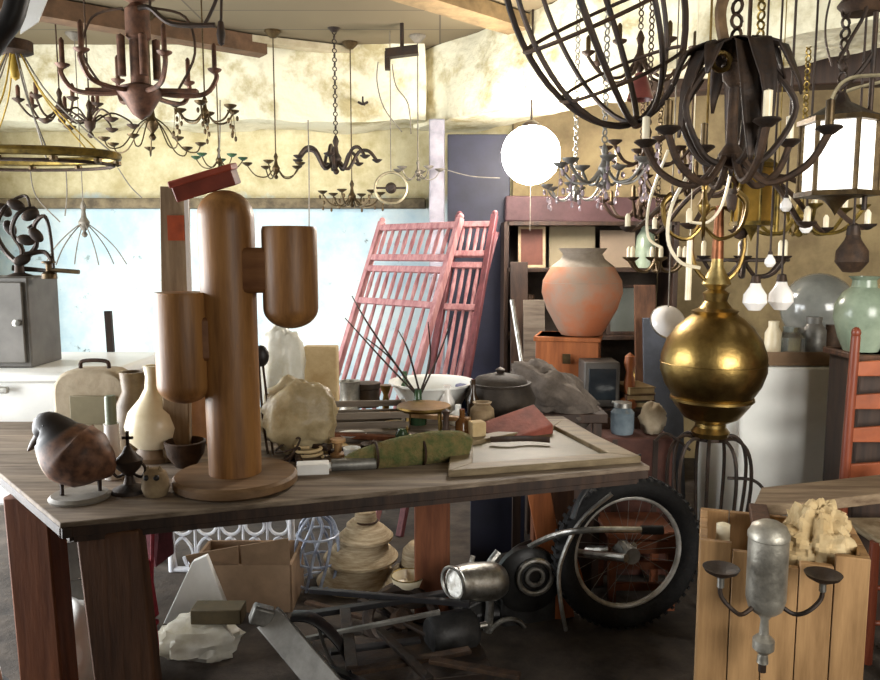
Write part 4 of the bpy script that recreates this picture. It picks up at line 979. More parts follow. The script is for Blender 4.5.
# ------------------------------------------------------------------ right bench, crate, sconce
bz = .70
wb = thing('side_bench', 'rough wooden bench at the ladder-back chair holding the crate edge', 'bench', (0, 0, 0))
a, b = Z(758, 503, bz), Z(905, 484, bz); c, d = Z(905, 470, bz), Z(778, 489, bz)
a2 = [Z(752, 508, bz), Z(930, 488, bz), Z(930, 474, bz) + V((0, .05, 0)), Z(768, 492, bz) + V((0, .05, 0))]
M().slab([p - V((0, 0, .035)) for p in a2], (0, 0, .035)).build('top', wood('bench_board', '#8d7a62', '#5d4a38', .7, 'x'), wb, bevel=.004)
mid = sum(a2, V()) / 4
for p in a2:
    q = p + (mid - p) * .1; M().bar((q.x, q.y, 0), (q.x, q.y, bz-.035), .05, .05).build('leg', legd, wb)
kY = 1.95; KA = -math.radians(19); fl_ = P(700, 540, kY); zk = fl_.z
loc = V((fl_.x, fl_.y, 0)); kdir = V((math.cos(KA), math.sin(KA), 0)); kin = V((-math.sin(KA), math.cos(KA), 0))
ck = thing('wooden_crate', 'tall pale pine crate with torn paper inside and rough plank sides', 'crate', loc, KA)
KW, D = .405, .27; n = 5
for k in range(n):
    w = KW/n; x = w*(k+.5); h = zk - (.0, .02, .045, .03, .0)[k]
    M().box((x, .01, h/2), (w-.003, .02, h)).build('plank', cratew, ck, bevel=.002)
    M().box((x, D, zk/2), (w-.003, .02, zk)).build('plank', cratew, ck, bevel=.002)
for k in range(3):
    w = (D-.02)/3; y = .02 + w*(k+.5)
    for x in (.01, KW-.01): M().box((x, y, zk/2), (.02, w-.003, zk)).build('plank', cratew, ck, bevel=.002)
M().box((KW/2, D/2, zk-.16), (KW-.045, D-.03, .02)).build('inner_board', mat('brown_inside', '#6b4a2e', .8, 0, '#4a321e', 6), ck)
def kp_(x, y, z): q = loc + kdir*x + kin*y; return V((q.x, q.y, z))
# crumpled paper
one('crumpled_packing_paper', 'crumpled tan packing paper heaped in the pine crate', 'paper', M().blob((0, 0, 0), (.09, .085, .115), .32, 2.8, 64, 11), paper, kp_(.30, .135, zk-.03), angle=14)
one('white_candle', 'short white candle stub standing inside the crate corner', 'candle', M().lathe([(0, 0), (.018, 0), (.018, .165), (.006, .17), (0, .17)], 18), cream, kp_(.06, .10, zk-.149))
one('pine_batten', 'short brown batten laid across the crate behind the sconce', 'batten', M().box((0, 0, .012), (.05, .31, .024)), legd, kp_(.16, .14, zk), rot=(0, 0, KA), bevel=.003)
# two-arm wall sconce
loc = P(765, 612, kY - .145); u = S(kY-.145); lp = LP(loc, kY-.145)
sn = thing('two_arm_sconce', 'grey metal two-arm candle sconce leaning on the pine crate front', 'sconce', loc)
M().lathe([(0, 0), (12*u, 0), (17*u, 5*u), (19*u, 12*u), (20*u, 16*u), (20*u, 80*u), (20.8*u, 81*u), (20.8*u, 86*u), (19.5*u, 88*u), (17*u, 94*u), (10*u, 98*u), (0, 99*u)], 28).build('body', silver, sn)
M().lathe([(0, -56*u), (6*u, -56*u), (5*u, -46*u), (11*u, -40*u), (11*u, -30*u), (5*u, -24*u), (4*u, -8*u), (9*u, 0), (0, 2*u)], 18).build('finial', silver, sn)
M().cyl((0, 0, -66*u), (0, 0, -50*u), 4*u).build('tip', iron, sn)
for s, ex, ey in ((-1, 721, 574), (1, 823, 580)):
    e = lp(ex, ey, -.03)
    arm = M().tube([(s*10*u, -.01, 12*u), (s*26*u, -.02, 2*u), (e.x*.72, -.035, 8*u), (e.x*.98, -.03, e.z*.5), e + V((0, 0, -3*u))], 2.3*u, 8).build('arm', iron, sn)
    M().lathe([(0, -2*u), (7*u, -2*u), (16*u, 3*u), (18.5*u, 7*u), (17*u, 7*u), (7*u, 2*u), (0, 2*u)], 24, e).build('drip_pan', iron, arm)
    M().lathe([(0, 0), (3.6*u, 0), (3.6*u, -12*u if s < 0 else -10*u), (0, -13*u)][::1], 10, e + V((0, 0, -2*u))).build('socket', chrome, arm)

# ------------------------------------------------------------------ moped
mY = 2.72
mo = thing('old_moped', 'old black moped with chrome headlamp parked at the table corner', 'moped', (P(560, 600, mY).x, mY, 0))
loc = mo.location.copy(); lp = LP(loc, mY)
def wheel(c, R, yaw, tilt=0):
    mt = (0, PI/2, yaw)
    rotm = Matrix.Translation(c) @ Matrix.Rotation(yaw, 4, 'Z') @ Matrix.Rotation(tilt, 4, 'Y') @ Matrix.Rotation(PI/2, 4, 'X')
    def ring(R_, r_, n_=56, m_=12, sc_=1):
        m = M(); m.torus((0, 0, 0), R_, r_, n_, m_); m.v = [tuple(rotm @ V((v[0], v[1], v[2]*sc_))) for v in m.v]; return m
    ty = ring(R-.040, .040)
    for k in range(56):   # tread blocks
        t = 2*PI*k/56
        m = M().box((0, 0, 0), (.008, .014, .05)); mm = rotm @ Matrix.Rotation(t, 4, 'Z') @ Matrix.Translation((R-.001, 0, 0))
        ty.add([mm @ V(v) for v in m.v], m.f)
    w = ty.build('wheel', rubber, mo)
    ring(R-.082, .011).build('rim', mat('dull_white_rim', '#cfcdc8', .4, .3, '#a29f98', 20), w)
    sp = M()
    for k in range(24):
        t = 2*PI*k/24; a_ = rotm @ V((.03*math.cos(t+.6*(-1)**k), .03*math.sin(t+.6*(-1)**k), .025*(-1)**k)); b_ = rotm @ V(((R-.08)*math.cos(t), (R-.08)*math.sin(t), 0))
        sp.cyl(a_, b_, .0011, n=5)
    sp.build('spokes', steel, w)
    h = M(); h.cyl(rotm @ V((0, 0, -.045)), rotm @ V((0, 0, .045)), .032, n=18); h.build('hub', steel, w)
cW = LP(loc, 2.82)(627, 568); Rw = .30; cW.z = Rw + .006
wheel(cW, Rw, math.radians(12))
lq = LP(loc, mY + .34); lp = lambda a_, b_, c_=0: lq(a_ - 13, b_, c_)
dirv = V((math.cos(math.radians(36)), math.sin(math.radians(36)), 0))
M().tube([lq(612, 494, -.46), lq(580, 522, -.46), lq(560, 566, -.46), lq(561, 604, -.46), lq(566, 630, -.44)], .008, 7).build('tread_highlight', chrome, mo)  # chrome tube standing in for the bright highlight along the tyre tread
# frame tubes, engine, tank, headlamp, bars
e0 = lp(540, 590, -.15)
M().tube([lp(596, 530, 0), lp(560, 540, -.08), lp(528, 552, -.16), lp(505, 590, -.2), lp(500, 640, -.2), lp(470, 668, -.2)], .018, 10).build('frame_tube', blackp, mo)
M().tube([cW + V((-.02, -.06, .0)), lp(575, 548, -.05), lp(566, 520, -.05)], .016, 9).build('fork', chrome, mo)
M().tube([cW + V((.04, .06, .0)), lp(600, 548, .06), lp(585, 518, .05)], .016, 9).build('fork', chrome, mo)
hb = M().tube([lp(540, 548, -.2), lp(566, 536, -.40), lp(600, 530, -.50), lp(673, 530, -.50)], .011, 9).build('handlebar', chrome, mo)
M().cyl(lp(654, 530, -.50), lp(676, 530, -.50), .016).build('grip', rubber, hb)
hl = M().tube([lq(500, 580, -.30), lq(492, 581, -.32), lq(470, 582, -.36), lq(455, 583, -.40)], [.055, .072, .070, .058], 26, 4).build('headlamp', chrome, mo)
M().torus(lq(453, 583, -.405), .058, .007, 28, 7, (PI/2, 0, math.radians(-48))).build('lens_ring', chrome, hl)
# engine block with round cover
en = M().box(lp(540, 600, -.1), (.30, .20, .26), (0, 0, .3)).build('engine', mat('dark_alloy', '#3c3b3a', .5, .5, '#242323', 12, .2), mo, bevel=.02)
M().lathe([(0, 0), (.13, 0), (.13, .03), (.11, .045), (0, .05)], 32, lp(540, 577, -.22), (PI/2, 0, .15)).build('cover', mat('cover_black', '#2a2928', .4, .4, '#1a1919', 12), en)
M().torus(lp(548, 577, -.275), .066, .011, 28, 8, (PI/2, 0, .15)).build('chrome_ring', chrome, en)
M().torus(lp(548, 577, -.278), .032, .009, 20, 8, (PI/2, 0, .15)).build('chrome_ring', steel, en)
for k in range(6): M().box(lp(556, 628 + k*6, -.12), (.17, .17, .007), (0, 0, .5)).build('cooling_fin', steel, en)
M().tube([lp(512, 552, -.25), lp(500, 572, -.27), lp(503, 604, -.27), lp(498, 640, -.27), lp(482, 668, -.27)], .017, 9).build('exhaust_pipe', chrome, mo)
M().tube([lp(560, 648, -.26), lp(530, 668, -.27), lp(488, 690, -.27), lp(455, 710, -.25)], [.012, .02, .03, .03], 14).build('silencer', chrome, mo)
M().box(lp(512, 628, -.16), (.30, .12, .22), (0, .1, .3)).build('side_cover', blackp, mo, bevel=.03)
M().box(lp(486, 610, -.2), (.16, .10, .12), (0, -.3, .4)).build('carburettor', mat('dark_alloy', '#3c3b3a'), mo, bevel=.015)
M().torus(lp(520, 640, -.26), .085, .010, 32, 8, (PI/2, 0, .3)).build('chain_ring', chrome, mo)
M().tube([lp(486, 556, -.24), lp(476, 600, -.26), lp(486, 640, -.26), lp(516, 668, -.26), lp(550, 660, -.26)], .010, 8).build('guard_tube', chrome, mo)
M().tube([lp(520, 640, -.28), lp(508, 666, -.30), lp(500, 684, -.30)], .009, 7).build('pedal_crank', steel, mo)
tk = M().tube([lp(592, 548, -.05), lp(560, 556, -.10), lp(520, 566, -.16), lp(495, 575, -.2)], [.03, .06, .06, .03], 18, 5, flat=(.8, 1.1)).build('fuel_tank', blackp, mo)
M().tube([cW + V((-.25, -.19, .20)), cW + V((-.21, -.16, .28)), cW + V((-.10, -.08, .355)), cW + V((.03, .02, .37))], .028, 10, 6, flat=(.25, 1)).build('mudguard', blackp, mo)
M().tube([lp(556, 640, -.1), lp(595, 628, .0), lp(630, 606, .08)], .012, 8).build('frame_tube', chrome, mo)
M().box(lp(470, 628, -.2), (.22, .12, .05), (0, .15, .5)).build('saddle', rubber, mo, bevel=.02)
for a_, b_, c_ in ((455, 640, 500), (462, 655, 520)): M().tube([lp(a_-60, b_+10, -.25), lp(a_, b_, -.22), lp(c_, b_+4, -.18)], .010, 8).build('frame_tube', blackp, mo)

# ------------------------------------------------------------------ below the table
# white iron lattice
lY = 3.35; loc = P(232, 560, lY); loc.z = 0; lp = LP(loc, lY)
wi = thing('white_iron_headboard', 'white scrolled iron bedstead end standing below the table', 'bedstead', loc)
zt_ = lp(230, 506).z; xa, xb = lp(172, 560).x, lp(292, 560).x
for x in (xa, xb): M().cyl((x, 0, 0), (x, 0, zt_), .016).build('post', ironw, wi)
M().cyl((xa, 0, zt_-.02), (xb, 0, zt_-.02), .013).build('rail', ironw, wi); M().cyl((xa, 0, zt_-.30), (xb, 0, zt_-.30), .013).build('rail', ironw, wi)
for k in range(5):
    x = xa + (xb-xa)*(k+.5)/5; w = (xb-xa)/10
    M().torus((x, 0, zt_-.09), w*.8, .008, 20, 6, (PI/2, 0, 0)).build('scroll', ironw, wi)
    M().tube([(x-w*.7, 0, zt_-.29), (x-w*.8, 0, zt_-.2), (x, 0, zt_-.15), (x+w*.8, 0, zt_-.22), (x+w*.3, 0, zt_-.28), (x, 0, zt_-.24)], .008, 6).build('scroll', ironw, wi)
    M().cyl((x+w, 0, .0), (x+w, 0, zt_-.02), .006).build('bar', ironw, wi)
# crystal tangle
chd = FL(322, 575); loc = V((P(318, 560, 3.2).x, 3.2, 0))
bs = thing('blue_white_birdcage', 'blue-white twisted wire cage standing beside the white iron bedstead', 'cage', loc)
zc = P(318, 512, 3.2).z
bwm = mat('blue_white_wire', '#aab2c2', .4, .2, '#5c6478', 14)
for k in range(9):
    t = 2*PI*k/9; M().tube([(.085*math.cos(t), .085*math.sin(t), 0), (.095*math.cos(t+.5), .095*math.sin(t+.5), zc*.5), (.07*math.cos(t+1), .07*math.sin(t+1), zc*.85), (.01*math.cos(t), .01*math.sin(t), zc)], .007, 6).build('wire', bwm, bs)
for z in (.02, zc*.35, zc*.7): M().torus((0, 0, z), .09, .006, 24, 6).build('ring', bwm, bs)
# cardboard box with open flaps
cY_ = 3.05; loc = P(248, 604, cY_); loc.z = 0; lp = LP(loc, cY_)
bx = thing('cardboard_box', 'open brown cardboard box below the table before the white bedstead', 'box', loc)
w, h0, h1 = (lp(296, 580).x - lp(200, 580).x), max(.02, lp(248, 606).z), lp(248, 555).z
wd = M(); 
M().box((0, .16, (h1)/2), (w, .012, h1)).build('back_panel', card, bx); M().box((0, -.10, h1/2), (w, .012, h1)).build('front_panel', card, bx)
for s in (-1, 1): M().box((s*w/2, .03, h1/2), (.012, .26, h1)).build('end_panel', card, bx)
M().slab([(-w/2, -.10, h1), (-.006, -.10, h1), (0, -.13, h1+.09), (-w/2-.01, -.13, h1+.05)], (0, .006, 0)).build('flap', card, bx)
M().slab([(.006, -.10, h1), (w/2, -.10, h1), (w/2, -.125, h1+.12), (.01, -.13, h1+.09)], (0, .006, 0)).build('flap', card, bx)
# white boards
loc = V((P(195, 610, 2.95).x, 2.85, 0)); lp = LP(loc, 2.85)
one('white_foam_board', 'white foam board leaning crookedly by the near table leg', 'board', M().slab([lp(150, 652), lp(234, 668), lp(226, 606), lp(206, 556), lp(192, 562)], (0, .03, 0)), whitep, loc, bevel=.003)
loc = V((P(205, 640, 2.7).x, 2.62, 0)); lp = LP(loc, 2.62)
one('white_paper_bag', 'large white paper bag slumped on the floor under the table', 'bag', M().blob((0, 0, .065), (.15, .09, .08), .3, 2.2, 32, 14), poly, loc, angle=40)
loc = V((P(210, 612, 2.5).x, 2.5, P(210, 624, 2.5).z))
one('brown_block', 'olive-brown wooden block on the white paper bag', 'block', M().box((0, 0, .03), (.18, .08, .055)), mat('olive_wood', '#5e5138', .7, 0, '#433a28', 6), (loc.x, loc.y + .1, .14), bevel=.004)
# conical straw shades
def hat(label, px, py, Y, w, h, n=4):
    o = thing('straw_hat', label, 'hat', (P(px, py, Y).x, Y, 0)); z0 = 0
    u = S(Y); pr = [(0, 0), (w*u, 0), (w*u*1.02, 3*u), (w*u*.8, h*u*.25), (w*u*.45, h*u*.5), (w*u*.40, h*u*.85), (w*u*.25, h*u), (0, h*u*1.02)]
    M().lathe(pr, 36).build('brim', straw, o)
    M().torus((0, 0, h*u*.5), w*u*.46, .006, 28, 6).build('band', rust, o); return o
def stack_hat(label, px, z, Y, w, h):
    u = S(Y); o = thing('straw_hat', label, 'hat', (P(px, 560, Y).x, Y, z))
    M().lathe([(0, .004), (w*u, 0), (w*u*1.02, 3*u), (w*u*.72, h*u*.35), (w*u*.42, h*u*.55), (w*u*.38, h*u*.9), (w*u*.25, h*u), (0, h*u*1.02)], 36).build('brim', straw, o)
    M().torus((0, 0, h*u*.58), w*u*.43, .005, 28, 6).build('band', rust, o)
hat('wide dusty straw hat lowest of the hats under the table', 358, 590, 3.25, 42, 44)
stack_hat('dusty straw hat stacked on the lowest wide hat under the table', 361, 24*S(3.25), 3.25, 38, 42)
stack_hat('smaller straw hat topmost of the stack under the table', 366, 46*S(3.25), 3.25, 28, 32)
hat('single wide straw hat beside the far timber table leg', 420, 596, 3.2, 44, 46)
loc = P(405, 585, 2.95); loc.z = 0
# brass ring bowl
loc = V((P(408, 590, 2.9).x, 2.9, 0)); zq = P(408, 592, 2.9).z
sb = thing('low_metal_stool', 'low dark metal stool in front of the straw hats', 'stool', loc)
M().lathe([(0, zq-.02), (.11, zq-.02), (.11, zq), (0, zq)], 24).build('seat', iron, sb)
for k in range(3): t = 2*PI*k/3 + .4; M().cyl((.09*math.cos(t), .09*math.sin(t), zq-.02), (.10*math.cos(t), .10*math.sin(t), 0), .009).build('leg', iron, sb)
gbw = thing('gilt_rim_bowl', 'small pale bowl with gilt rim on the low metal stool', 'bowl', (loc.x, loc.y, zq)); u = S(2.9)
M().lathe([(0, 0), (8*u, 0), (15*u, 9*u), (18*u, 18*u), (16.5*u, 18*u), (13*u, 9*u), (0, 3*u)], 26).build('body', cream, gbw); M().torus((0, 0, 18*u), 17.3*u, .003, 26, 6).build('rim', gilt, gbw)
# black bed irons lying
def bar(label, a, b, Y0, Y1, w, t, m, name='iron_bar', cat='bar'):
    p, q = P(*a, Y0), P(*b, Y1); return one(name, label, cat, M().bar((0, 0, 0), q - p, w, t, (0, 0, 1)), m, p, bevel=.002)
bar('long black bed iron lying across the scrap below the table', (300, 616), (455, 592), 2.6, 2.7, .03, .02, blackp)
bar('second black bed iron lying lower across the scrap pile', (310, 590), (470, 604), 2.75, 2.6, .022, .02, blackp)
bar('thin steel bar crossing the scrap pile under the table', (300, 640), (440, 612), 2.4, 2.5, .015, .015, steel)
# grey duct
p, q = P(268, 618, 2.35), P(338, 700, 2.15)
gdz = thing('grey_metal_channel', 'grey folded metal channel leaning out from under the table', 'channel', p)
M().bar((0, 0, 0), q - p, .085, .012, (0, -1, .6)).build('web', mat('galvanised_grey', '#a19e98', .5, .3, '#7b7873', 8), gdz, bevel=.002)
dd = (q-p).normalized(); sidev = dd.cross(V((0, -1, .6)).normalized()).normalized()
for s in (-1, 1): M().bar(sidev*s*.04 + V((0, .02, -.012)), q - p + sidev*s*.04 + V((0, .02, -.012)), .010, .04, (0, -1, .6)).build('flange', steel, gdz)
M().box((-.02, .0, .01), (.07, .05, .06), (0, .4, .3)).build('end_fitting', steel, gdz, bevel=.008)
# red cord with beads
loc = T(153, 515, .76); loc = P(157, 560, 2.28); loc.z = .755; lp = LP(loc, 2.28)
rc = thing('red_bead_string', 'string of red beads hanging below the table beside the near leg', 'bead string', loc)
M().tube([(0, 0, -.0), lp(152, 600), lp(157, 640), lp(158, 690)], .006, 6).build('string', redc, rc)
bdm = M()
M().tube([lp(146, 560, .0), lp(152, 610), lp(150, 616)], [.012, .02, .006], 8, 4).build('tassel', redc, rc)
for k in range(9): M().ball(lp(153 + 3*math.sin(k), 604 + 9*k), .011, 8).build('bead', redc if k % 3 else glassw, rc)
rb = V((P(150, 560, 2.5).x, 2.55, 0))
one('red_cloth', 'dark red cloth hanging behind the near table leg', 'cloth', M().slab([(-.05, 0, .755), (.05, 0, .755), (.055, .02, .40), (.0, .0, .36), (-.05, .02, .38)], (0, .01, 0)), mat('maroon_cloth', '#57242a', .9, 0, '#3c161b', 14, .3), rb)
# far-left under things
loc = V((P(72, 620, 2.4).x, 2.4, 0))
one('white_sack', 'plump white plastic sack on the floor between the near table legs', 'sack', M().blob((0, 0, .15), (.13, .12, .165), .2, 2, 32, 21), whitep, loc, angle=80)
loc = V((P(58, 560, 2.68).x, 2.68, 0)); zz = P(58, 534, 2.68).z
dm = thing('grey_drum', 'dark grey metal drum behind the near table leg', 'drum', loc)
M().lathe([(0, 0), (.12, 0), (.12, zz*.33), (.125, zz*.34), (.12, zz*.36), (.12, zz*.66), (.125, zz*.67), (.12, zz*.69), (.12, zz), (.11, zz), (.11, zz-.01), (0, zz-.01)], 36).build('body', greym, dm)
loc = V((P(96, 640, 2.15).x, 2.15, 0))
one('brown_sandbag', 'low brown sacking bundle on the floor before the white sack', 'sack', M().blob((0, 0, .07), (.13, .09, .08), .3, 2.5, 28, 31), sackc, loc, angle=80)
loc = V((P(2, 665, 2.0).x, 2.15, P(2, 690, 2.0).z))
# black enamel pot bottom-left
kp = thing('black_kettle', 'black metal kettle on the floor at the outer table leg', 'kettle', (P(0, 665, 2.3).x, 2.12, 0))
M().lathe([(0, 0), (.10, 0), (.13, .05), (.13, .13), (.09, .19), (.03, .21), (0, .21)], 28).build('body', blackp, kp); M().ball((0, 0, .22), .018, 10).build('knob', chrome, kp)
M().tube([(-.11, 0, .16), (-.08, 0, .27), (.08, 0, .27), (.11, 0, .16)], .008).build('handle', chrome, kp)
# dark boards behind the wheel
for i, (x0_, x1_, yt, Yd, m_, lab) in enumerate(((574, 592, 500, 3.12, darkw, 'dark board leaning behind the moped wheel'), (470, 524, 487, 3.3, navy, 'navy panel standing under the table behind the moped'))):
    p = P((x0_+x1_)/2, 560, Yd); w = (P(x1_, 560, Yd) - P(x0_, 560, Yd)).length; h = P(600, yt, Yd).z
    one('leaning_board', lab, 'board', M().box((0, 0, h/2), (w, .02, h)), m_, (p.x, Yd, 0), bevel=.003)
loc = P(570, 620, 2.95); loc.z = 0
one('orange_strut', 'thin orange wooden strut slanting inside the moped wheel', 'strut', M().bar((.07, -.05, 0), P(574, 560, 2.95) - loc, .03, .02), orangew, loc)
# small chair with orange back behind wheel
loc = V((P(642, 560, 2.97).x, 2.97, 0))
oc_ = thing('orange_chair', 'orange-brown wooden chair seen through the moped wheel', 'chair', loc)
for x in (-.12, .12):
    M().bar((x, 0, 0), (x, .02, P(0, 533, 2.97).z), .03, .03).build('leg', mat('dull_orange_brown', '#7a4224', .5, 0, '#4f2a16', 7, .1), oc_); M().bar((x, .24, 0), (x, .24, .30), .03, .03).build('leg', mat('dull_orange_brown', '#7a4224', .5, 0, '#4f2a16', 7, .1), oc_)
M().box((0, .13, .31), (.28, .26, .025)).build('seat', mat('dull_orange_brown', '#7a4224', .5, 0, '#4f2a16', 7, .1), oc_, bevel=.004)
for z in (.1, .19): M().box((0, .0, z), (.22, .018, .03)).build('stretcher', mat('dull_orange_brown', '#7a4224', .5, 0, '#4f2a16', 7, .1), oc_)
M().box((0, .01, P(0, 543, 2.97).z - .02), (.24, .02, .05)).build('backrest', mat('dull_orange_brown', '#7a4224', .5, 0, '#4f2a16', 7, .1), oc_)

# ------------------------------------------------------------------ more of the clutter
# loose slats, papers and dishes on the far half of the table
for i, (a, _o, m_, lab) in enumerate(((((300, 447), (402, 437)), 0, greyw, 'long grey slat lying on the table in front of the slatted crate'), (((332, 441), (425, 446)), 0, legw, 'red-brown slat crossing the table before the green roll'),
        (((268, 447), (330, 458)), 0, darkw, 'short dark slat on the table beside the cactus base'), (((378, 424), (470, 432)), 0, cratew, 'pale slat lying under the brass trivet'))):
    p, q = T(*a[0]), T(*a[1]); z = .010 + .012*i
    one('wooden_lath', lab, 'slat', M().bar((0, 0, z), q - p + V((0, 0, z)), .03, .016, (0, 0, 1)), m_, p, bevel=.002)
def dish(label, px, py, r, h, m_, z=TZ, name='dish', cat='dish'):
    l = T(px, py, z); u = S(l.y)
    return one(name, label, cat, M().lathe([(0, 0), (r*.5*u, 0), (r*.6*u, h*.2*u), (r*u, h*u), (r*.95*u, h*u), (r*.55*u, h*.4*u), (0, h*.3*u)], 26), m_, l)
dish('small white saucer on the table before the grey slatted crate', 352, 440, 15, 7, white)
dish('cream saucer among slats beside the brass trivet', 396, 430, 13, 8, cream)
dish('dark metal ashtray beside the green woven roll', 372, 449, 12, 6, rust)
def bottle(label, px, py, r, h, m_, Y=None, z=TZ, name='bottle', cat='bottle'):
    l = T(px, py, z); u = S(l.y)
    return one(name, label, cat, M().lathe([(0, 0), (r*u, 0), (r*1.05*u, h*.1*u), (r*u, h*.55*u), (r*.4*u, h*.72*u), (r*.4*u, h*u), (0, h*u)], 16), m_, l)
bottle('slim dark bottle between the white basin and the dark pot', 473, 424, 6, 46, mat('brown_glass', '#3a2a1c', .12, 0, '#2a1d12', 6, .02))
bottle('small brown medicine bottle by the tan carton', 462, 438, 7, 30, mat('amber_bottle', '#6b4522', .15, 0, '#4c2f16', 6, .02))
bottle('white ointment pot beside the milk glass bottle', 458, 424, 8, 20, white, name='ointment_pot', cat='pot')
bottle('little green bottle behind the white basin', 405, 410, 6, 40, dkgrn)
for i, (px, py, w_, d_, h_, r_, m_, lab) in enumerate(((336, 450, .09, .07, .012, .4, paper, 'folded tan paper lying by the yellowed bundle'), (300, 452, .07, .05, .02, -.3, whitep, 'small pale packet lying at the foot of the yellowed bundle'), (392, 455, .10, .05, .01, .2, card, 'torn cardboard scrap under the green roll end'))):
    l = T(px, py); one('paper_packet', lab, 'packet', M().box((0, 0, h_/2), (w_, d_, h_)), m_, l, rot=(0, 0, r_), bevel=.002)
l = T(284, 462); lp = LP(l, l.y)
one('wire_coil', 'small tangle of rusty wire lying right beside the cactus base'.replace('right ', ''), 'wire', M().tube([(0, 0, .01), (.04, .02, .03), (.05, -.02, .05), (0, -.03, .04), (-.03, .02, .03), (.01, .04, .06), (.05, .01, .07), (.02, -.03, .02), (-.04, -.01, .008)], .0035, 6, 8), rust, l)
# boards and frames leaning between navy door and urn
for i, (xa, xb, yt, Y_, m_, lab) in enumerate(((512, 530, 262, 4.40, darkw, 'brown board leaning between navy door and terracotta urn'), (526, 548, 300, 4.28, greyw, 'grey dusty board leaning behind the orange box'), (640, 662, 285, 4.30, legd, 'dark board standing at the end of the shelving unit'), (650, 690, 318, 4.15, mat('dull_blue_board', '#4a4e58', .7, 0, '#363a43', 6), 'dull blue-grey board behind the white glass shade'))):
    p = P((xa+xb)/2, 400, Y_); w_ = (P(xb, 400, Y_) - P(xa, 400, Y_)).length; h_ = P(600, yt, Y_ + .2).z
    one('leaning_board', lab, 'board', M().slab([(-w_/2, 0, 0), (w_/2, 0, 0), (w_/2, .2, h_), (-w_/2, .2, h_)], (0, .02, 0)), m_, (p.x, Y_, 0), bevel=.003)
# things packed on the shelving unit
for i, (px, r, h, m_, k, lab) in enumerate(((530, 9, 40, rust, 2, 'rusty tin on the middle dark shelf near the navy door'), (644, 10, 44, celad, 1, 'green-grey jar at the end of the upper dark shelf'), (556, 7, 50, cream, 3, 'pale slim bottle on the lower dark shelf'), (640, 11, 34, brass, 3, 'dull brass pot on the lower dark shelf'))):
    Ys = 4.78; u = S(Ys); l = V((P(px, 300, Ys).x, Ys, zs_shelf[k] + .0006))
    one('shelf_jar', lab, 'jar', M().lathe([(0, 0), (r*u, 0), (r*1.1*u, h*.3*u), (r*.9*u, h*.7*u), (r*.5*u, h*.85*u), (r*.55*u, h*u), (0, h*u)], 16), m_, l)
# heap before the dresser: stacked books on the low cupboard
for i, (w_, m_, lab) in enumerate(((.15, mat('green_book', '#3e4a3c', .7), 'green book lowest of the short pile by the turned post'), (.14, mat('brown_book', '#5c3c28', .7), 'brown book in the middle of the short pile by the turned post'), (.13, mat('tan_book', '#9a835c', .7), 'tan book on top of the short pile by the turned post'))):
    o = thing('old_book', lab, 'book', (dk.location.x + .145, 3.66, zz_lc + .034*i), .1*i, group='books by the turned post')
    M().box((0, 0, .0165), (w_-.01, .18, .026)).build('pages', paper, o); M().box((0, 0, .0025), (w_, .19, .005)).build('cover', m_, o); M().box((0, 0, .0305), (w_, .19, .005)).build('cover', m_, o); M().box((-w_/2, 0, .0165), (.005, .19, .033)).build('spine', m_, o)
# more hanging lights
chandelier('spider_chandelier', 'small dusty bronze chandelier hanging between the lit globe and the black leaves', 656, 262, 3.72, .14, 6, bronze, rr=.007, candle=cream, a0=.4, candle_h=.05)
chandelier('spider_chandelier', 'dark rusty chandelier hanging low over the terracotta urn end of the shelves', 640, 205, 4.3, .21, 6, rust, rr=.009, candle=bronze, a0=.1, candle_h=.06)
chandelier('brass_chandelier', 'old gilt chandelier with pale candles half hidden behind the lantern', 800, 215, 3.3, .24, 6, gilt, rr=.008, candle=cream, a0=.3)
chandelier('iron_chandelier', 'black ringed chandelier low behind the white pendant shades', 742, 262, 3.6, .20, 6, iron, rr=.009, candle=cream, rim=True, a0=.2)
chandelier('spider_chandelier', 'brown chandelier with short candles high behind the iron orb', 640, 60, 3.6, .24, 7, rust, rr=.008, candle=bronze, a0=.5)
chandelier('spider_chandelier', 'grey wire chandelier with crystal drops right under the plaster side beam'.replace('right ', ''), 575, 190, 3.9, .15, 6, steel, rr=.005, drops=3, dropm=lilac, a0=.2)
chandelier('spider_chandelier', 'fine dark chandelier with drooping arms hanging above the grey cabinet', 60, 108, 4.3, .20, 7, rust, chain=False, rr=.006, candle=copper, a0=.1)
chandelier('spider_chandelier', 'dull bronze chandelier with crystal drops hanging over the red box', 205, 112, 3.9, .15, 6, bronze, chain=False, rr=.005, drops=4, dropm=bronze, a0=.7)
chandelier('spider_chandelier', 'thin bronze chandelier with sparse drops between the black scrolls and white wall', 352, 196, 5.0, .19, 6, bronze, chain=False, rr=.005, drops=3, dropm=bronze, a0=.3)
for px, py0, py1, Yk, lab in ((740, 120, 168, 2.9, 'pale wooden candle rod hanging behind the leafy chandelier'), (778, 178, 232, 3.1, 'thin gilt rod hanging beside the amber lantern'), (690, 240, 300, 3.1, 'pale slim rod hanging behind the brass urn lamp neck')):
    l = P(px, py0, Yk); one('hanging_rod', lab, 'rod', M().cyl((0, 0, (P(px, py1, Yk) - l).z), (0, 0, 0), .012).cyl((0, 0, -.01), (0, 0, CEIL - l.z), .002, n=5), cream if px != 778 else gilt, l)
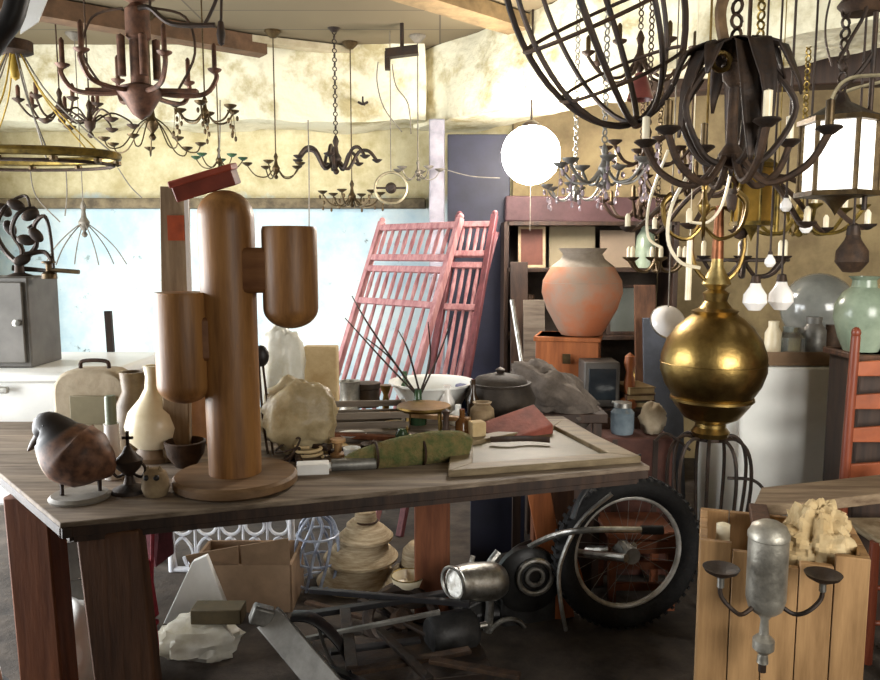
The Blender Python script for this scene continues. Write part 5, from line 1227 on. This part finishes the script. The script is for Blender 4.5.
# odds and ends between bundle, crate and trivet
def turned(name, label, cat, px, py, prof, m_, n=18):
    l = T(px, py); u = S(l.y); return one(name, label, cat, M().lathe([(r*u, z*u) for r, z in prof], n), m_, l)
turned('wooden_spool', 'small wooden thread spool between the bundle and the slatted crate', 'spool', 338, 456, [(0, 0), (8, 0), (8, 3), (4, 5), (4, 13), (8, 15), (8, 18), (0, 18)], cratew)
turned('china_cup', 'tiny white china cup beside the wooden thread spool', 'cup', 352, 459, [(0, 0), (4, 0), (8, 5), (9, 12), (8, 12), (6, 5), (0, 3)], white)
turned('brass_candlestick', 'short brass candlestick standing between the grey slats and white basin', 'candlestick', 386, 418, [(0, 0), (10, 0), (9, 3), (3, 7), (4, 16), (2.5, 24), (5, 30), (6, 34), (0, 34)], brass)
turned('pewter_mug', 'dull pewter mug standing behind the slatted crate', 'mug', 350, 408, [(0, 0), (11, 0), (10, 4), (10, 26), (11, 28), (9, 28), (9, 4), (0, 3)], silver)
turned('dark_tin', 'round dark tin behind the brass candlestick', 'tin', 368, 406, [(0, 0), (12, 0), (12, 18), (13, 19), (13, 24), (0, 25)], mat('dark_tin', '#4c3d30', .5, .3, '#33281f', 8))
turned('clay_pot', 'small clay pot between the milk glass bottle and dark pot', 'pot', 482, 428, [(0, 0), (8, 0), (13, 10), (12, 20), (8, 24), (10, 27), (7, 27), (6, 20), (0, 8)], clay)
turned('wooden_pestle', 'dark turned wooden pestle standing by the amber bottle', 'pestle', 446, 440, [(0, 0), (5, 0), (6, 6), (3, 14), (3, 26), (4.5, 30), (0, 33)], darkw)
turned('glass_insulator', 'pale green glass insulator beside the spray can', 'insulator', 402, 466 - 18, [(0, 0), (9, 0), (9, 4), (6, 8), (7, 14), (4, 20), (0, 21)], dkgrn)
l = T(320, 432)
sf = thing('small_photo_frame', 'small dark frame with a pale picture propped before the tan paper sack', 'picture frame', l, rot=(-.25, 0, .25))
for x in (-.052, .052): M().box((x, 0, .06), (.014, .012, .12)).build('frame_rail', darkw, sf)
for z in (.007, .113): M().box((0, 0, z), (.09, .012, .014)).build('frame_rail', darkw, sf)
M().box((0, .002, .06), (.09, .005, .095)).build('picture', paper, sf)
l = T(303, 470 - 12)
rg = one('rope_coil', 'small coil of tan rope at the foot of the yellowed bundle', 'rope', M().tube([(.045*math.cos(.7*i)*(1-.006*i), .035*math.sin(.7*i), .006 + .0016*i) for i in range(26)], .0055, 6, 3), paper, l + V((.02, -.01, 0)))
l = T(520, 447)
lth = one('leather_strap', 'narrow dark leather strap curling over the picture frame corner', 'strap', M().tube([(-.10, .0, .026), (-.04, -.01, .03), (.03, .01, .027), (.10, -.005, .026)], .010, 8, 5, flat=(1, .25)), darkw, l)
# big black gear wheel and housing on the scrap heap
l = Z(400, 650, 0)
gw = thing('gear_wheel', 'black iron gear wheel lying tilted on the scrap pile under the table', 'gear', l + V((0, .12, .04)), rot=(.55, .1, 0))
M().torus((0, 0, .03), .13, .022, 40, 8).build('ring', iron, gw); M().lathe([(0, 0), (.04, 0), (.045, .04), (.025, .06), (0, .06)], 20).build('hub', rust, gw)
for k in range(5): t = 2*PI*k/5; M().bar((.03*math.cos(t), .03*math.sin(t), .03), (.125*math.cos(t), .125*math.sin(t), .03), .02, .012, (0, 0, 1)).build('crossarm', iron, gw)
l = Z(452, 660, 0) + V((0, .05, .0))
mt_ = thing('small_motor', 'small dark electric motor with steel shaft on the floor beside the scrap pile', 'motor', l, .4)
M().lathe([(0, -.09), (.06, -.09), (.075, -.07), (.075, .07), (.06, .09), (0, .09)], 24, (0, 0, .08), (0, PI/2, 0)).build('housing', mat('dark_alloy', '#3c3b3a'), mt_)
M().cyl((.09, 0, .08), (.14, 0, .08), .012).build('shaft', chrome, mt_); M().box((0, 0, .006), (.14, .14, .012)).build('foot', iron, mt_)
# scrap iron pile on the floor under the table
scr = ((306, 602, 380, 622, 'thin black strip leaning from the cardboard box to the scrap pile'), (360, 600, 440, 640, 'pitted bar crossing behind the gear wheel'), (330, 652, 420, 640, 'flat rusty bar lowest on the scrap pile'), (352, 672, 470, 650, 'long dark bar at the front of the scrap pile'), (380, 630, 430, 680, 'short dark bar pointing toward the viewer in the scrap pile'), (300, 655, 380, 690, 'rusty strip at the near end of the scrap pile'), (430, 660, 520, 676, 'thin dark strip beside the moped exhaust'), (345, 610, 352, 668, 'short bar crossing under the black bed irons'))
for i, (a, b, c, d, lab) in enumerate(scr):
    z = .05 + .018*i; p, q = Z(a, b, z), Z(c, d, z)
    one('scrap_bar', lab, 'bar', M().bar((0, 0, 0), q - p, random.uniform(.02, .04), .014, (0, 0, 1)), (rust, iron, blackp)[i % 3], p, bevel=.002, group='scrap iron under the table')
one('scrap_plate', 'thick dark iron plate under the scrap bars', 'plate', M().box((0, 0, .02), (.60, .34, .04)), iron, (Z(400, 655, .04) * 1).xy.to_3d(), rot=(0, 0, .2), bevel=.004)
# loose tyre lying on the floor
l = P(300, 622, 2.32); lp = LP(l, 2.32)
mg = thing('old_mudguard', 'curved black mudguard arching down behind the grey metal channel', 'mudguard', l)
M().tube([lp(292, 616, .05), lp(312, 618, .05), lp(334, 636, .05), lp(350, 662, .05), lp(362, 700, .05), (lp(368, 740, .05).x, .06, -l.z)], .034, 12, 6, flat=(.35, 1)).build('guard', blackp, mg)
M().tube([lp(318, 626, .05), lp(330, 660, .06), lp(352, 690, .06)], .006, 6).build('stay', chrome, mg)

# groups of repeats
for stem, g in {'straw_hat': 'straw hats under the table', 'cot_side': 'leaning cot sides', 'pendant_lamp': 'small pendant lamps', 'hanging_wire': 'loose hanging wires', 'shelf_jar': 'jars on the dark shelves',
                'small_jar': 'jars in the cardboard tray', 'leaning_board': 'boards leaning about the room', 'wooden_lath': 'loose slats on the table', 'spider_chandelier': 'small chandeliers under the ceiling',
                'iron_chandelier': 'dark iron chandeliers', 'brass_chandelier': 'brass chandeliers', 'crystal_chandelier': 'chandeliers with crystal drops', 'hanging_lantern': 'hanging lanterns', 'hand_tool': 'hand tools on the table',
                'hanging_rod': 'thin hanging rods', 'paper_packet': 'paper scraps on the table'}.items():
    for o in list(bpy.data.objects):
        if o.parent is None and o.get('label') and o.name.split('.')[0] == stem: o['group'] = g

# ------------------------------------------------------------------ light
def area(name, loc, rot, sx, sy, power, col):
    l = bpy.data.lights.new(name, 'AREA'); l.shape = 'RECTANGLE'; l.size = sx; l.size_y = sy; l.energy = power; l.color = col
    o = bpy.data.objects.new(name, l); COL.objects.link(o); o.location = loc; o.rotation_euler = rot; return o
area('daylight_door', (XL - .25, (OY0+OY1)/2, 1.12), (0, -PI/2, 0), 2.1, 3.0, 400, (.95, .98, 1))
area('fill_behind', (2.3, -.9, 1.8), (math.radians(86), 0, math.radians(6)), 2.0, 1.6, 60, (1, .97, .9)).data.spread = math.radians(85)  # added fill light behind the camera, spread narrowed onto the fridge side
l = bpy.data.lights.new('globe_light', 'POINT'); l.energy = 60; l.shadow_soft_size = .13; l.color = (1, .93, .84)
o = bpy.data.objects.new('globe_light', l); COL.objects.link(o); o.location = P(531, 155, 4.35) + V((0, -.3, 0))
w = bpy.data.worlds.new('world'); sc.world = w; w.use_nodes = True
w.node_tree.nodes['Background'].inputs[0].default_value = (1, .95, .86, 1); w.node_tree.nodes['Background'].inputs[1].default_value = .13

sc.view_settings.view_transform = 'Standard'; sc.view_settings.look = 'None'
sc.view_settings.gamma = 1; sc.view_settings.exposure = .0; sc.view_settings.use_curve_mapping = False
